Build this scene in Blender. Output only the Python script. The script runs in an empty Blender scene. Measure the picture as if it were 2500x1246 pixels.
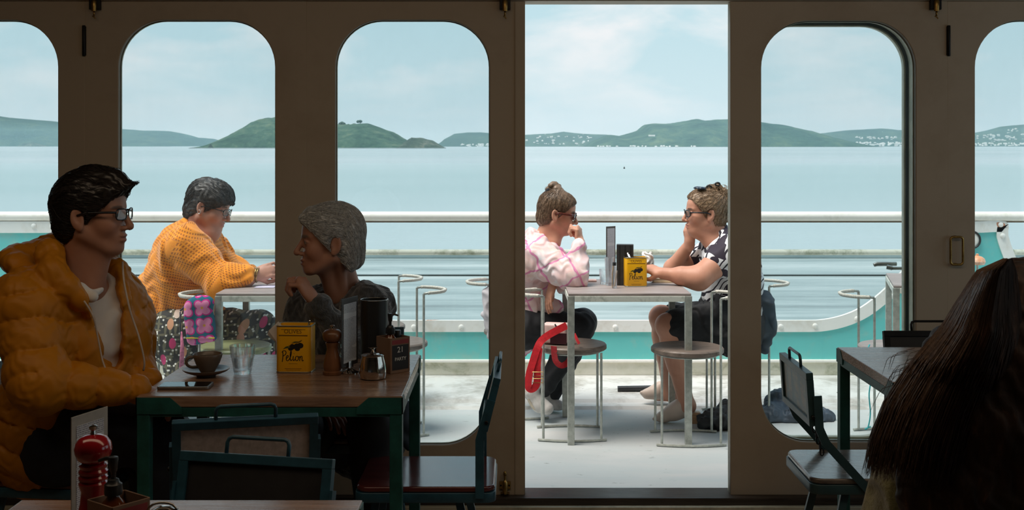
import bpy, bmesh, math, random
import numpy as np
from mathutils import Vector, Matrix, Euler
S = bpy.context.scene
C = S.collection
PI = math.pi
R = math.radians
F, H, Y0 = 2900.0, 1.48, 356.0

# ------------------------------------------------------------------ camera, sky, sun, exposure
cam = bpy.data.objects.new('camera', bpy.data.cameras.new('camera'))
C.objects.link(cam)
cam.location = (0, 0, H)
cam.rotation_euler = (R(90), 0, 0)
cam.data.sensor_width = 36.0
cam.data.lens = 36.0 * F / 2500.0
cam.data.shift_y = (Y0 - 623.0) / 2500.0
cam.data.clip_start = 0.05
cam.data.clip_end = 60000
cam.data.dof.use_dof = True
cam.data.dof.focus_distance = 4.8
cam.data.dof.aperture_fstop = 16.0
S.camera = cam
S.view_settings.view_transform = 'Standard'
S.view_settings.look = 'None'
S.view_settings.exposure = 0.0
S.view_settings.gamma = 1.0
S.view_settings.use_curve_mapping = False
S.cycles.max_bounces = 10
S.cycles.diffuse_bounces = 5
S.cycles.transparent_max_bounces = 24
S.cycles.volume_bounces = 1
S.cycles.sample_clamp_indirect = 6.0
S.cycles.caustics_reflective = False
S.cycles.caustics_refractive = False

world = bpy.data.worlds.new('sky')
S.world = world
world.use_nodes = True
wt = world.node_tree
wt.nodes.clear()
def wn(t, **k):
    n = wt.nodes.new(t)
    for a, b in k.items(): setattr(n, a, b)
    return n
wl = wt.links.new
tc = wn('ShaderNodeTexCoord')
sep = wn('ShaderNodeSeparateXYZ'); wl(tc.outputs['Generated'], sep.inputs[0])
grad = wn('ShaderNodeValToRGB'); wl(sep.outputs['Z'], grad.inputs[0])
e = grad.color_ramp.elements
e[0].position = 0.0; e[0].color = (0.60, 0.735, 0.79, 1)
e[1].position = 1.0; e[1].color = (0.30, 0.50, 0.68, 1)
for p, c in ((0.05, (0.575, 0.745, 0.80)), (0.13, (0.50, 0.715, 0.785)), (0.45, (0.40, 0.62, 0.76))):
    q = grad.color_ramp.elements.new(p); q.color = (*c, 1)
mp = wn('ShaderNodeMapping'); wl(tc.outputs['Generated'], mp.inputs[0])
mp.inputs['Scale'].default_value = (1.0, 1.0, 2.6)
mp.inputs['Location'].default_value = (0.13, 0.0, 0.02)
nz = wn('ShaderNodeTexNoise'); wl(mp.outputs[0], nz.inputs['Vector'])
nz.inputs['Scale'].default_value = 7.0; nz.inputs['Detail'].default_value = 7; nz.inputs['Roughness'].default_value = 0.52
nz.inputs['Distortion'].default_value = 0.25
cr = wn('ShaderNodeValToRGB'); wl(nz.outputs['Fac'], cr.inputs[0])
cr.color_ramp.elements[0].position = 0.47; cr.color_ramp.elements[0].color = (0, 0, 0, 1)
cr.color_ramp.elements[1].position = 0.66; cr.color_ramp.elements[1].color = (1, 1, 1, 1)
# the clouds thin out towards the horizon
hz = wn('ShaderNodeMapRange'); wl(sep.outputs['Z'], hz.inputs[0])
hz.inputs[1].default_value = 0.015; hz.inputs[2].default_value = 0.10; hz.inputs[3].default_value = 0.25; hz.inputs[4].default_value = 0.95
mu = wn('ShaderNodeMath', operation='MULTIPLY'); wl(cr.outputs[0], mu.inputs[0]); wl(hz.outputs[0], mu.inputs[1])
mx = wn('ShaderNodeMixRGB'); wl(mu.outputs[0], mx.inputs[0]); wl(grad.outputs[0], mx.inputs[1]); mx.inputs[2].default_value = (0.87, 0.88, 0.89, 1)
bg = wn('ShaderNodeBackground'); wl(mx.outputs[0], bg.inputs[0]); bg.inputs[1].default_value = 1.04
wo = wn('ShaderNodeOutputWorld'); wl(bg.outputs[0], wo.inputs[0])

sun = bpy.data.objects.new('sun', bpy.data.lights.new('sun', 'SUN'))
C.objects.link(sun)
sun.data.energy = 4.3
sun.data.angle = R(34)
sun.data.color = (1.0, 0.93, 0.84)
sun.rotation_euler = (R(9), R(-20), 0)      # high, a little behind the building and to the left

room_lamp = bpy.data.objects.new('room_lamp', bpy.data.lights.new('room_lamp', 'AREA'))  # unseen warm fill light, added to lift the dim interior
C.objects.link(room_lamp)
room_lamp.data.shape = 'RECTANGLE'; room_lamp.data.size = 5.0; room_lamp.data.size_y = 0.8
room_lamp.data.energy = 20.0
room_lamp.data.color = (1.0, 0.76, 0.52)
room_lamp.location = (0.1, 2.3, 2.6)
room_lamp.rotation_euler = (R(12), 0, 0)

# ------------------------------------------------------------------ helpers: materials
class NT:
    """small node helper"""
    def __init__(s, name):
        s.m = bpy.data.materials.new(name); s.m.use_nodes = True
        s.t = s.m.node_tree; s.t.nodes.clear()
        s.out = s.t.nodes.new('ShaderNodeOutputMaterial')
        s.b = s.t.nodes.new('ShaderNodeBsdfPrincipled')
        s.t.links.new(s.b.outputs[0], s.out.inputs[0])
        s.tc = s.t.nodes.new('ShaderNodeTexCoord')
    def n(s, t, **k):
        x = s.t.nodes.new(t)
        for a, b in k.items(): setattr(x, a, b)
        return x
    def l(s, a, b): s.t.links.new(a, b)
    def coord(s, scale=(1, 1, 1), src='Object', rot=(0, 0, 0)):
        m = s.n('ShaderNodeMapping'); s.l(s.tc.outputs[src], m.inputs[0])
        m.inputs['Scale'].default_value = scale; m.inputs['Rotation'].default_value = rot
        return m.outputs[0]
    def noise(s, vec, scale=5, detail=4, rough=0.5, dist=0.0):
        n = s.n('ShaderNodeTexNoise'); s.l(vec, n.inputs['Vector'])
        n.inputs['Scale'].default_value = scale; n.inputs['Detail'].default_value = detail
        n.inputs['Roughness'].default_value = rough; n.inputs['Distortion'].default_value = dist
        return n.outputs['Fac']
    def ramp(s, fac, stops):
        r = s.n('ShaderNodeValToRGB'); s.l(fac, r.inputs[0]); el = r.color_ramp.elements
        while len(el) < len(stops): el.new(0.5)
        for i, (p, c) in enumerate(stops):
            el[i].position = p; el[i].color = (*c, 1) if len(c) == 3 else c
        return r.outputs[0]
    def mix(s, fac, a, b, mode='MIX'):
        m = s.n('ShaderNodeMixRGB', blend_type=mode)
        for i, v in ((0, fac), (1, a), (2, b)):
            if hasattr(v, 'node'): s.l(v, m.inputs[i])
            elif i == 0: m.inputs[0].default_value = v
            else: m.inputs[i].default_value = (*v, 1)
        return m.outputs[0]
    def math(s, op, a, b=0.0):
        m = s.n('ShaderNodeMath', operation=op)
        for i, v in ((0, a), (1, b)):
            if hasattr(v, 'node'): s.l(v, m.inputs[i])
            else: m.inputs[i].default_value = v
        return m.outputs[0]
    def bump(s, fac, strength=0.3, dist=0.01):
        b = s.n('ShaderNodeBump'); s.l(fac, b.inputs['Height'])
        b.inputs['Strength'].default_value = strength; b.inputs['Distance'].default_value = dist
        s.l(b.outputs[0], s.b.inputs['Normal'])
    def set(s, **k):
        names = dict(col='Base Color', rough='Roughness', metal='Metallic', spec='Specular IOR Level', trans='Transmission Weight',
                     ior='IOR', coat='Coat Weight', sheen='Sheen Weight', sss='Subsurface Weight', alpha='Alpha')
        for a, v in k.items():
            i = s.b.inputs[names[a]]
            if hasattr(v, 'node'): s.l(v, i)
            elif a == 'col': i.default_value = (*v, 1)
            else: i.default_value = v
        return s

def simple(name, col, rough=0.6, metal=0.0, var=0.25, scale=12, bump=0.0, spec=0.5, coat=0.0, stretch=(1, 1, 1), bdist=0.003, sheen=0.0):
    s = NT(name)
    v = s.coord(stretch)
    n = s.noise(v, scale, 6, 0.6)
    d = tuple(c * (1 - var) for c in col); l = tuple(min(1, c * (1 + var)) for c in col)
    s.set(col=s.ramp(n, [(0.3, d), (0.7, l)]), rough=rough, metal=metal, spec=spec, coat=coat, sheen=sheen)
    if bump: s.bump(n, bump, bdist)
    return s.m

def paint(name, col, stain, amount=0.5, rough=0.5, scale=3.0, stain2=None):
    """old paint with stains that have a shape of their own"""
    s = NT(name)
    v = s.coord()
    n1 = s.noise(v, scale, 9, 0.65, 0.3)
    n2 = s.noise(v, scale * 9, 6, 0.6)
    m = s.ramp(s.math('ADD', n1, s.math('MULTIPLY', n2, 0.25)), [(0.66 - 0.1 * amount, (0, 0, 0)), (0.80, (1, 1, 1))])
    c = s.mix(s.math('MULTIPLY', m, amount), col, stain)
    if stain2:
        n3 = s.noise(v, scale * 2.1, 3, 0.4, 0.1)
        m3 = s.ramp(n3, [(0.70, (0, 0, 0)), (0.715, (1, 1, 1))])
        c = s.mix(m3, c, stain2)
    s.set(col=c, rough=rough); s.bump(n2, 0.15, 0.002)
    return s.m

def wood(name, c1, c2, rough=0.35, scale=6.0, stretch=(1, 14, 14), bump=0.08, coat=0.0, spec=0.5):
    s = NT(name)
    v = s.coord(stretch)
    n = s.noise(v, scale, 8, 0.62, 0.6)
    n2 = s.noise(s.coord((stretch[0] * 3, stretch[1] * 5, stretch[2] * 5)), scale, 3, 0.5)
    f = s.math('ADD', s.math('MULTIPLY', n, 0.75), s.math('MULTIPLY', n2, 0.25))
    s.set(col=s.ramp(f, [(0.32, c1), (0.66, c2)]), rough=s.ramp(n2, [(0.3, (rough * 0.75,) * 3), (0.7, (min(1, rough * 1.25),) * 3)]), coat=coat, spec=spec)
    s.bump(f, bump, 0.002)
    return s.m

def glassmat(name, tint=(1, 1, 1), rough=0.0, ior=1.45):
    s = NT(name)
    s.set(col=tint, rough=rough, trans=1.0, ior=ior)
    # let light through to what stands behind (a real property of clear glass, for every ray alike)
    t = s.n('ShaderNodeBsdfTransparent'); t.inputs[0].default_value = (*tint, 1)
    m = s.n('ShaderNodeMixShader'); m.inputs[0].default_value = 0.55
    s.l(s.b.outputs[0], m.inputs[1]); s.l(t.outputs[0], m.inputs[2]); s.l(m.outputs[0], s.out.inputs[0])
    return s.m

def panemat(name):
    s = NT(name)
    t = s.n('ShaderNodeBsdfTransparent'); t.inputs[0].default_value = (0.93, 0.96, 0.965, 1)
    g = s.n('ShaderNodeBsdfGlossy'); g.inputs['Roughness'].default_value = 0.02
    d = s.n('ShaderNodeBsdfTranslucent'); d.inputs[0].default_value = (0.8, 0.85, 0.85, 1)
    fr = s.n('ShaderNodeFresnel'); fr.inputs[0].default_value = 1.45
    m = s.n('ShaderNodeMixShader'); s.l(fr.outputs[0], m.inputs[0]); s.l(t.outputs[0], m.inputs[1]); s.l(g.outputs[0], m.inputs[2])
    n = s.noise(s.coord((1, 1, 0.6)), 2.2, 8, 0.7)
    r = s.ramp(n, [(0.4, (0.005,) * 3), (0.75, (0.045,) * 3)])
    m2 = s.n('ShaderNodeMixShader'); s.l(r, m2.inputs[0]); s.l(m.outputs[0], m2.inputs[1]); s.l(d.outputs[0], m2.inputs[2])
    s.l(m2.outputs[0], s.out.inputs[0])
    return s.m

# ------------------------------------------------------------------ helpers: objects
def W(px, py, Y):
    """a point of the place seen at px, py when it stands Y metres away"""
    return Vector(((px - 1250) / F * Y, Y, H - (py - Y0) / F * Y))

def link(name, mesh, mat, parent=None, smooth=False):
    o = bpy.data.objects.new(name, mesh); C.objects.link(o)
    if mat is not None:
        mesh.materials.clear(); mesh.materials.append(mat)
    if parent is not None: o.parent = parent
    if smooth:
        mesh.polygons.foreach_set('use_smooth', [True] * len(mesh.polygons))
    return o

def thing(name, label, cat, loc=(0, 0, 0), rotz=0.0, group=None):
    o = bpy.data.objects.new(name, None); C.objects.link(o)
    o.empty_display_size = 0.05
    o.location = loc; o.rotation_euler = (0, 0, rotz)
    o['label'] = label; o['category'] = cat
    if group: o['group'] = group
    return o
def tag(o, label, cat, group=None):
    o['label'] = label; o['category'] = cat
    if group: o['group'] = group
    return o
def struct(o):
    o['kind'] = 'structure'; return o

class MB:
    """collects shapes of one part into a mesh"""
    def __init__(s): s.bm = bmesh.new()
    def box(s, c, d, rot=None, bev=0.0, seg=2):
        r = bmesh.ops.create_cube(s.bm, size=1.0)
        vs = r['verts']
        M = Matrix.Translation(c) @ (rot.to_matrix().to_4x4() if isinstance(rot, Euler) else (rot.to_4x4() if rot is not None else Matrix.Identity(4))) @ Matrix.Diagonal((*d, 1))
        bmesh.ops.transform(s.bm, matrix=M, verts=vs)
        if bev:
            es = list({e for v in vs for e in v.link_edges})
            bmesh.ops.bevel(s.bm, geom=es, offset=bev, segments=seg, affect='EDGES', profile=0.6)
        return s
    def quad(s, pts):
        s.bm.faces.new([s.bm.verts.new(p) for p in pts]); return s
    def prism(s, pts, vec):
        """polygon pushed along vec"""
        a = [s.bm.verts.new(p) for p in pts]; b = [s.bm.verts.new(Vector(p) + Vector(vec)) for p in pts]
        n = len(a)
        s.bm.faces.new(a); s.bm.faces.new(list(reversed(b)))
        for i in range(n): s.bm.faces.new([a[i], b[i], b[(i + 1) % n], a[(i + 1) % n]])
        bmesh.ops.recalc_face_normals(s.bm, faces=s.bm.faces[:])
        return s
    def tube(s, pts, r, sides=10, closed=False, cap=True, ell=None):
        pts = [Vector(p) for p in pts]; n = len(pts)
        rs = r if isinstance(r, (list, tuple)) else [r] * n
        rings = []; prev = None
        for i in range(n):
            if closed: t = pts[(i + 1) % n] - pts[i - 1]
            else: t = pts[min(i + 1, n - 1)] - pts[max(i - 1, 0)]
            t.normalize()
            if prev is None:
                u = t.orthogonal().normalized()
                if ell: u = (Vector(ell[2]) - t * t.dot(Vector(ell[2]))).normalized()
            else:
                u = (prev - t * t.dot(prev)).normalized()
            prev = u; v = t.cross(u)
            ring = []
            for k in range(sides):
                a = 2 * PI * k / sides
                ax, bx_ = (ell[0], ell[1]) if ell else (1, 1)
                ring.append(s.bm.verts.new(pts[i] + (u * math.cos(a) * ax + v * math.sin(a) * bx_) * rs[i]))
            rings.append(ring)
        m = n if closed else n - 1
        for i in range(m):
            a, b = rings[i], rings[(i + 1) % n]
            for k in range(sides):
                s.bm.faces.new([a[k], a[(k + 1) % sides], b[(k + 1) % sides], b[k]])
        if cap and not closed:
            s.bm.faces.new(list(reversed(rings[0]))); s.bm.faces.new(rings[-1])
        return s
    def bar(s, pts, w, h, up=(0, 1, 0), bev=0):
        """flat bar swept along points: w across 'up', h along 'up'"""
        pts = [Vector(p) for p in pts]; n = len(pts); up = Vector(up).normalized(); rings = []
        for i in range(n):
            a = (pts[i] - pts[i - 1]).normalized() if i else (pts[1] - pts[0]).normalized()
            b = (pts[i + 1] - pts[i]).normalized() if i < n - 1 else a
            t = (a + b).normalized()
            side = t.cross(up).normalized(); k = 1.0 / max(0.3, t.dot(a))
            rings.append([s.bm.verts.new(pts[i] + side * (x * w / 2 * k) + up * (z * h / 2)) for x, z in ((-1, -1), (1, -1), (1, 1), (-1, 1))])
        for i in range(n - 1):
            for k in range(4): s.bm.faces.new([rings[i][k], rings[i][(k + 1) % 4], rings[i + 1][(k + 1) % 4], rings[i + 1][k]])
        s.bm.faces.new(list(reversed(rings[0]))); s.bm.faces.new(rings[-1])
        bmesh.ops.recalc_face_normals(s.bm, faces=s.bm.faces[:])
        return s
    def lathe(s, prof, seg=32, c=(0, 0, 0), axis=None, cap=True):
        """profile of (radius, height) about z"""
        M = axis if axis is not None else Matrix.Identity(3); c = Vector(c); rings = []
        for r, z in prof:
            rings.append([s.bm.verts.new(c + M @ Vector((r * math.cos(2 * PI * k / seg), r * math.sin(2 * PI * k / seg), z))) for k in range(seg)])
        for i in range(len(rings) - 1):
            for k in range(seg):
                s.bm.faces.new([rings[i][k], rings[i][(k + 1) % seg], rings[i + 1][(k + 1) % seg], rings[i + 1][k]])
        if cap:
            s.bm.faces.new(list(reversed(rings[0]))); s.bm.faces.new(rings[-1])
        return s
    def sphere(s, c, r, sc=(1, 1, 1), seg=20):
        x = bmesh.ops.create_uvsphere(s.bm, u_segments=seg, v_segments=seg // 2 + 2, radius=r)
        bmesh.ops.transform(s.bm, matrix=Matrix.Translation(c) @ Matrix.Diagonal((*sc, 1)), verts=x['verts']); return s
    def build(s, name, mat, parent=None, smooth=False, sub=0):
        me = bpy.data.meshes.new(name)
        s.bm.normal_update(); s.bm.to_mesh(me); s.bm.free()
        o = link(name, me, mat, parent, smooth)
        if smooth == 'auto':
            me.set_sharp_from_angle(angle=R(38)) if hasattr(me, 'set_sharp_from_angle') else None
        if sub:
            m = o.modifiers.new('sub', 'SUBSURF'); m.levels = sub; m.render_levels = sub
        return o

def curve2d(loops, depth, bevel=0.0):
    """flat plate with holes: loops of 2-D points, thickness depth; lies in the x-z plane, centred on y=0"""
    cu = bpy.data.curves.new('c', 'CURVE'); cu.dimensions = '2D'; cu.fill_mode = 'BOTH'
    cu.extrude = depth / 2 - bevel; cu.bevel_depth = bevel; cu.bevel_resolution = 1
    for lp in loops:
        sp = cu.splines.new('POLY'); sp.points.add(len(lp) - 1); sp.use_cyclic_u = True
        for i, p in enumerate(lp): sp.points[i].co = (p[0], p[1], 0, 1)
    o = bpy.data.objects.new('c', cu); C.objects.link(o)
    dg = bpy.context.evaluated_depsgraph_get(); dg.update()
    me = bpy.data.meshes.new_from_object(o.evaluated_get(dg))
    bpy.data.objects.remove(o); bpy.data.curves.remove(cu)
    me.transform(Matrix.Rotation(R(90), 4, 'X'))
    return me
def rrect(x0, z0, x1, z1, r, n=12):
    pts = []
    for cx, cz, a0 in ((x1 - r, z1 - r, 0), (x0 + r, z1 - r, 90), (x0 + r, z0 + r, 180), (x1 - r, z0 + r, 270)):
        for k in range(n + 1):
            a = R(a0 + 90 * k / n); pts.append((cx + r * math.cos(a), cz + r * math.sin(a)))
    return pts
def textmesh(txt, size, depth=0.0006, shear=0.0, align='CENTER', bold=0.0, sx=1.0):
    """lettering in the x-z plane facing -y"""
    cu = bpy.data.curves.new('t', 'FONT'); cu.body = txt; cu.size = size; cu.extrude = depth; cu.shear = shear
    cu.align_x = align; cu.offset = bold; cu.resolution_u = 3
    o = bpy.data.objects.new('t', cu); C.objects.link(o)
    dg = bpy.context.evaluated_depsgraph_get(); dg.update()
    me = bpy.data.meshes.new_from_object(o.evaluated_get(dg))
    bpy.data.objects.remove(o); bpy.data.curves.remove(cu)
    me.transform(Matrix.Rotation(R(90), 4, 'X') @ Matrix.Diagonal((sx, 1, 1, 1)))
    return me
def arc(c, r, a0, a1, n, z=0.0):
    return [(c[0] + r * math.cos(R(a0 + (a1 - a0) * k / n)), c[1] + r * math.sin(R(a0 + (a1 - a0) * k / n)), z) for k in range(n + 1)]
def copy_tree(o, parent=None):
    c = o.copy(); C.objects.link(c)
    if parent is not None: c.parent = parent
    for ch in [x for x in C.objects if x.parent == o]: copy_tree(ch, c)
    return c
def smooth_path(pts, n=6):
    """Catmull-Rom through the points"""
    P = [Vector(p) for p in pts]; out = []
    for i in range(len(P) - 1):
        p0, p1, p2, p3 = P[max(i - 1, 0)], P[i], P[i + 1], P[min(i + 2, len(P) - 1)]
        for k in range(n):
            t = k / n
            out.append(0.5 * ((2 * p1) + (p2 - p0) * t + (2 * p0 - 5 * p1 + 4 * p2 - p3) * t * t + (3 * p1 - p0 - 3 * p2 + p3) * t ** 3))
    out.append(P[-1]); return out
# ------------------------------------------------------------------ materials of the setting
M_door = paint('cream_door_paint', (0.50, 0.42, 0.32), (0.33, 0.25, 0.17), 0.35, 0.55, 2.0)
M_bead = paint('cream_bead_paint', (0.62, 0.60, 0.47), (0.25, 0.27, 0.22), 0.5, 0.5, 8.0)
M_rubber = simple('dark_seal', (0.03, 0.04, 0.035), 0.7)
M_pane = panemat('window_glass')
M_sill = wood('dark_sill_wood', (0.02, 0.015, 0.012), (0.06, 0.045, 0.035), 0.4)
M_floor = wood('brown_floor_wood', (0.22, 0.15, 0.10), (0.40, 0.29, 0.20), 0.45)
M_wall = simple('room_wall_paint', (0.20, 0.15, 0.10), 0.8)
M_ceil = simple('room_ceiling_paint', (0.16, 0.12, 0.08), 0.8)
M_brass = simple('old_brass', (0.42, 0.27, 0.09), 0.35, 1.0, 0.4, 40)
M_blacki = simple('black_iron', (0.012, 0.012, 0.013), 0.45, 0.6)
def deckmat():
    s = NT('worn_deck_paint')
    n = s.noise(s.coord((0.5, 1.6, 1)), 1.6, 9, 0.62, 0.4)
    n2 = s.noise(s.coord((0.6, 1.5, 1)), 22, 7, 0.7)
    c = s.ramp(n, [(0.3, (0.44, 0.48, 0.48)), (0.5, (0.53, 0.55, 0.55)), (0.72, (0.58, 0.58, 0.57))])
    d = s.ramp(n2, [(0.60, (0, 0, 0)), (0.72, (0.55, 0.55, 0.55))])
    c = s.mix(d, c, (0.34, 0.38, 0.37))
    n3 = s.noise(s.coord((1, 2.2, 1)), 14, 3, 0.5, 0.3); c = s.mix(s.ramp(n3, [(0.69, (0, 0, 0)), (0.715, (.8, .8, .8))]), c, (0.20, 0.21, 0.19))
    n4 = s.noise(s.coord((0.25, 1.5, 1)), 3.0, 5, 0.6, 0.2); c = s.mix(s.ramp(n4, [(0.45, (0, 0, 0)), (0.6, (.35, .35, .35))]), c, (0.42, 0.50, 0.51))
    s.set(col=c, rough=0.62, spec=0.3); s.bump(n2, 0.12, 0.004)
    return s.m
M_deck = deckmat()
M_ledge = paint('chipped_ledge_paint', (0.64, 0.64, 0.62), (0.22, 0.20, 0.16), 0.75, 0.6, 3.0, (0.13, 0.12, 0.10))
M_white = paint('weathered_white_paint', (0.95, 0.91, 0.84), (0.40, 0.38, 0.26), 0.3, 0.5, 5.0)
M_flange = paint('weathered_flange_paint', (0.92, 0.91, 0.87), (0.52, 0.42, 0.28), 0.35, 0.5, 3.5, (0.60, 0.25, 0.13))
M_turq = paint('turquoise_paint', (0.15, 0.60, 0.58), (0.42, 0.55, 0.47), 0.55, 0.45, 3.0)
def plinthmat():
    s = NT('stained_plinth_paint')
    n = s.noise(s.coord((1, 1, 1.5)), 5, 9, 0.7, 0.4); n2 = s.noise(s.coord(), 9, 5, 0.55, 0.2)
    c = s.ramp(n, [(0.3, (0.34, 0.34, 0.22)), (0.46, (0.68, 0.66, 0.54)), (0.68, (0.80, 0.77, 0.68))])
    c = s.mix(s.ramp(n2, [(0.70, (0, 0, 0)), (0.73, (1, 1, 1))]), c, (0.52, 0.22, 0.10))
    s.set(col=c, rough=0.7); s.bump(n, 0.3, 0.004); return s.m
M_plinth = plinthmat()
M_moss = paint('mossy_rail_paint', (0.78, 0.80, 0.68), (0.17, 0.20, 0.09), 0.8, 0.6, 6.0)

DY = 4.86        # the inner face of the folding doors
def dx(px): return (px - 1250) / F * DY
def dz(py): return H - (py - Y0) / F * DY

# ------------------------------------------------------------------ room shell
MB().box((0, 1.35, -0.03), (7.6, 6.94, 0.06)).build('floor', M_floor)
f = C.objects['floor']; struct(f)
for k in range(4):
    b = MB().box((0, 4.80 - 0.115 * k - 0.055, 0.003), (7.4, 0.111, 0.010), bev=0.002, seg=1).build('floor_board', M_floor, f)
struct(MB().box((0, 1.35, 2.68), (7.6, 7.1, 0.06)).build('ceiling', M_ceil))
struct(MB().box((-3.7, 1.35, 1.32), (0.08, 7.02, 2.66)).build('wall_left', M_wall))
me = curve2d([[(-2.1, 0), (4.86, 0), (4.86, 2.65), (-2.1, 2.65)]] + [rrect(a_, 0.85, a_ + 1.15, 2.1, 0.15) for a_ in (1.05, 2.35, 3.6)], 0.08)
me.transform(Matrix.Rotation(R(90), 4, 'Z')); me.transform(Matrix.Translation((3.7, 0, 0))); wr = struct(link('wall_right', me, M_wall))
struct(MB().box((0, -2.1, 1.32), (7.3, 0.08, 2.66)).build('wall_back', M_wall))
ztop = dz(4)
struct(MB().box((0, DY + 0.055, (ztop + 2.65) / 2 + 0.002), (7.3, 0.13, 2.65 - ztop), bev=0.004).build('wall_front', M_door))
# lower lintel lip with a shadow gap
struct(MB().box((0, DY - 0.02, ztop + 0.045), (7.3, 0.06, 0.07), bev=0.004).build('trim_1', M_door))
xl, xr = dx(-335), dx(2850)
struct(MB().box(((-3.66 + xl) / 2, DY + 0.03, ztop / 2), (xl + 3.66 - 0.004, 0.08, ztop), bev=0.003).build('wall_front', M_door))
struct(MB().box(((3.66 + xr) / 2, DY + 0.03, ztop / 2), (3.66 - xr - 0.004, 0.08, ztop), bev=0.003).build('wall_front', M_door))
# sill
sill = MB().box((0, DY + 0.03, 0.026), (7.2, 0.15, 0.050), bev=0.006).build('door_sill', M_sill); struct(sill)
MB().box((0, DY - 0.055, 0.012), (7.2, 0.03, 0.018), bev=0.003).build('sill_lip', M_bead, sill)

# ------------------------------------------------------------------ folding door leaves
TH = 0.045
def leaf(name, px0, px1, wx0, wx1, wy0=47, wy1=1090, y=DY, rad=0.195, label=None, back=False):
    x0, x1 = dx(px0) + 0.0015, dx(px1) - 0.0015
    a, b, zt, zb = dx(wx0), dx(wx1), dz(wy0), dz(wy1)
    me = curve2d([[(x0, 0.052), (x1, 0.052), (x1, ztop), (x0, ztop)], rrect(a, zb, b, zt, rad)], TH, 0.003)
    me.transform(Matrix.Translation((0, y + TH / 2, 0)))
    d = struct(link(name, me, M_door))
    # glazing bead: slim ring inside the opening
    me = curve2d([rrect(a - 0.001, zb - 0.001, b + 0.001, zt + 0.001, rad), rrect(a + 0.006, zb + 0.006, b - 0.006, zt - 0.006, rad - 0.006)], 0.010, 0.001)
    me.transform(Matrix.Translation((0, y + 0.034, 0)))
    link('glazing_bead', me, M_bead, d)
    me = curve2d([rrect(a + 0.0015, zb + 0.0015, b - 0.0015, zt - 0.0015, rad - 0.002)], 0.004)
    me.transform(Matrix.Translation((0, y + 0.026, 0)))
    link('pane', me, M_pane, d)
    return d
d1 = leaf('door_1', -335, 207, -262, 143)
d2 = leaf('door_2', 207, 748, 287, 673)
d3 = leaf('door_3', 748, 1281, 817, 1197)
d4 = leaf('door_4', 1784, 2313, 1857, 2238, 49, 1083)
d5 = leaf('door_5', 2313, 2850, 2379, 2775)
# shallow moulding along the meeting stile of the open leaf
MB().box((dx(1259), DY - 0.003, (ztop + .05) / 2), (0.003, 0.006, ztop - 0.06)).build('stile_bead', M_door, d3)
MB().box((dx(1281) - 0.004, DY + TH + 0.004, (ztop + .05) / 2), (0.012, 0.010, ztop - 0.06)).build('edge_strip', M_bead, d3)
MB().box((dx(1784) + 0.004, DY + TH + 0.004, (ztop + .05) / 2), (0.012, 0.010, ztop - 0.06)).build('edge_strip', M_bead, d4)
# the leaf folded back behind door 4, seen as the deep reveal of its opening
x0, x1 = dx(1784) + 0.012, dx(2330)
me = curve2d([[(x0, 0.052), (x1, 0.052), (x1, ztop), (x0, ztop)], rrect(dx(1857) - 0.05, dz(1090) - 0.01, dx(2238) + 0.003, dz(49) + 0.004, 0.195)], 0.04, 0.003)
me.transform(Matrix.Translation((0, DY + TH + 0.035, 0)))
d6 = struct(link('door_6', me, M_bead))
me = curve2d([rrect(dx(1857) - 0.05, dz(1090) - 0.01, dx(2238) + 0.003, dz(49) + 0.004, 0.195), rrect(dx(1857) - 0.03, dz(1090) + 0.004, dx(2238) - 0.011, dz(49) - 0.009, 0.183)], 0.012, 0.002)
me.transform(Matrix.Translation((0, DY + TH + 0.062, 0)))
link('rubber_seal', me, M_rubber, d6)
me = curve2d([rrect(dx(1857) - 0.03, dz(1090) + 0.004, dx(2238) - 0.011, dz(49) - 0.009, 0.183), rrect(dx(1857) - 0.02, dz(1090) + 0.012, dx(2238) - 0.017, dz(49) - 0.014, 0.178)], 0.03, 0.002)
me.transform(Matrix.Translation((0, DY + TH + 0.072, 0)))
link('glazing_bead', me, M_bead, d6)
# lever handle on the folded leaf's far side, seen through the glass
hb = MB().tube([(dx(2250), DY + 0.14, dz(664)), (dx(2205), DY + 0.14, dz(664))], 0.007, 10)
hb.tube([(dx(2205), DY + 0.14, dz(664)), (dx(2192), DY + 0.145, dz(661))], [0.009, 0.010], 10)
hb.tube([(dx(2225), DY + 0.19, dz(656)), (dx(2176), DY + 0.19, dz(656)), (dx(2168), DY + 0.19, dz(659))], [0.009, 0.010, 0.008], 10)
hb.build('lever_handle', simple('galvanised', (0.55, 0.58, 0.56), 0.4, 0.8), d6, smooth='auto')

def bolt(parent, px, ytop):
    x = dx(px)
    MB().box((x, DY - 0.012, ytop - 0.010), (0.044, 0.024, 0.046), bev=0.003).build('bolt_plate', M_blacki, parent)
    b = MB().lathe([(0.010, 0), (0.011, 0.02), (0.011, 0.04), (0.008, 0.045)], 14, (x, DY - 0.026, ytop - 0.040)).build('bolt_rod', M_brass, parent, smooth='auto')
    m = MB().tube([(x, DY - 0.026, ytop - 0.038), (x, DY - 0.026, ytop - 0.060)], 0.004, 8)
    m.tube(smooth_path([(x - 0.007, DY - 0.026, ytop - 0.060), (x, DY - 0.027, ytop - 0.064), (x + 0.006, DY - 0.027, ytop - 0.071)], 3), 0.0025, 6)
    m.build('bolt_hook', M_brass, parent, smooth=True)
bolt(d2, 235, ztop - 0.002); bolt(d3, 1233, ztop - 0.002); bolt(d4, 2281, ztop - 0.002)
def hinge(parent, px):
    m = MB().lathe([(0.0055, 0), (0.007, 0.003), (0.007, 0.122), (0.0055, 0.125)], 12, (dx(px), DY - 0.006, dz(137)))
    m.box((dx(px), DY - 0.002, dz(137) + 0.062), (0.016, 0.004, 0.118), bev=0.001)
    m.build('hinge', M_blacki, parent, smooth='auto')
hinge(d2, 206); hinge(d5, 2315)
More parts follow.
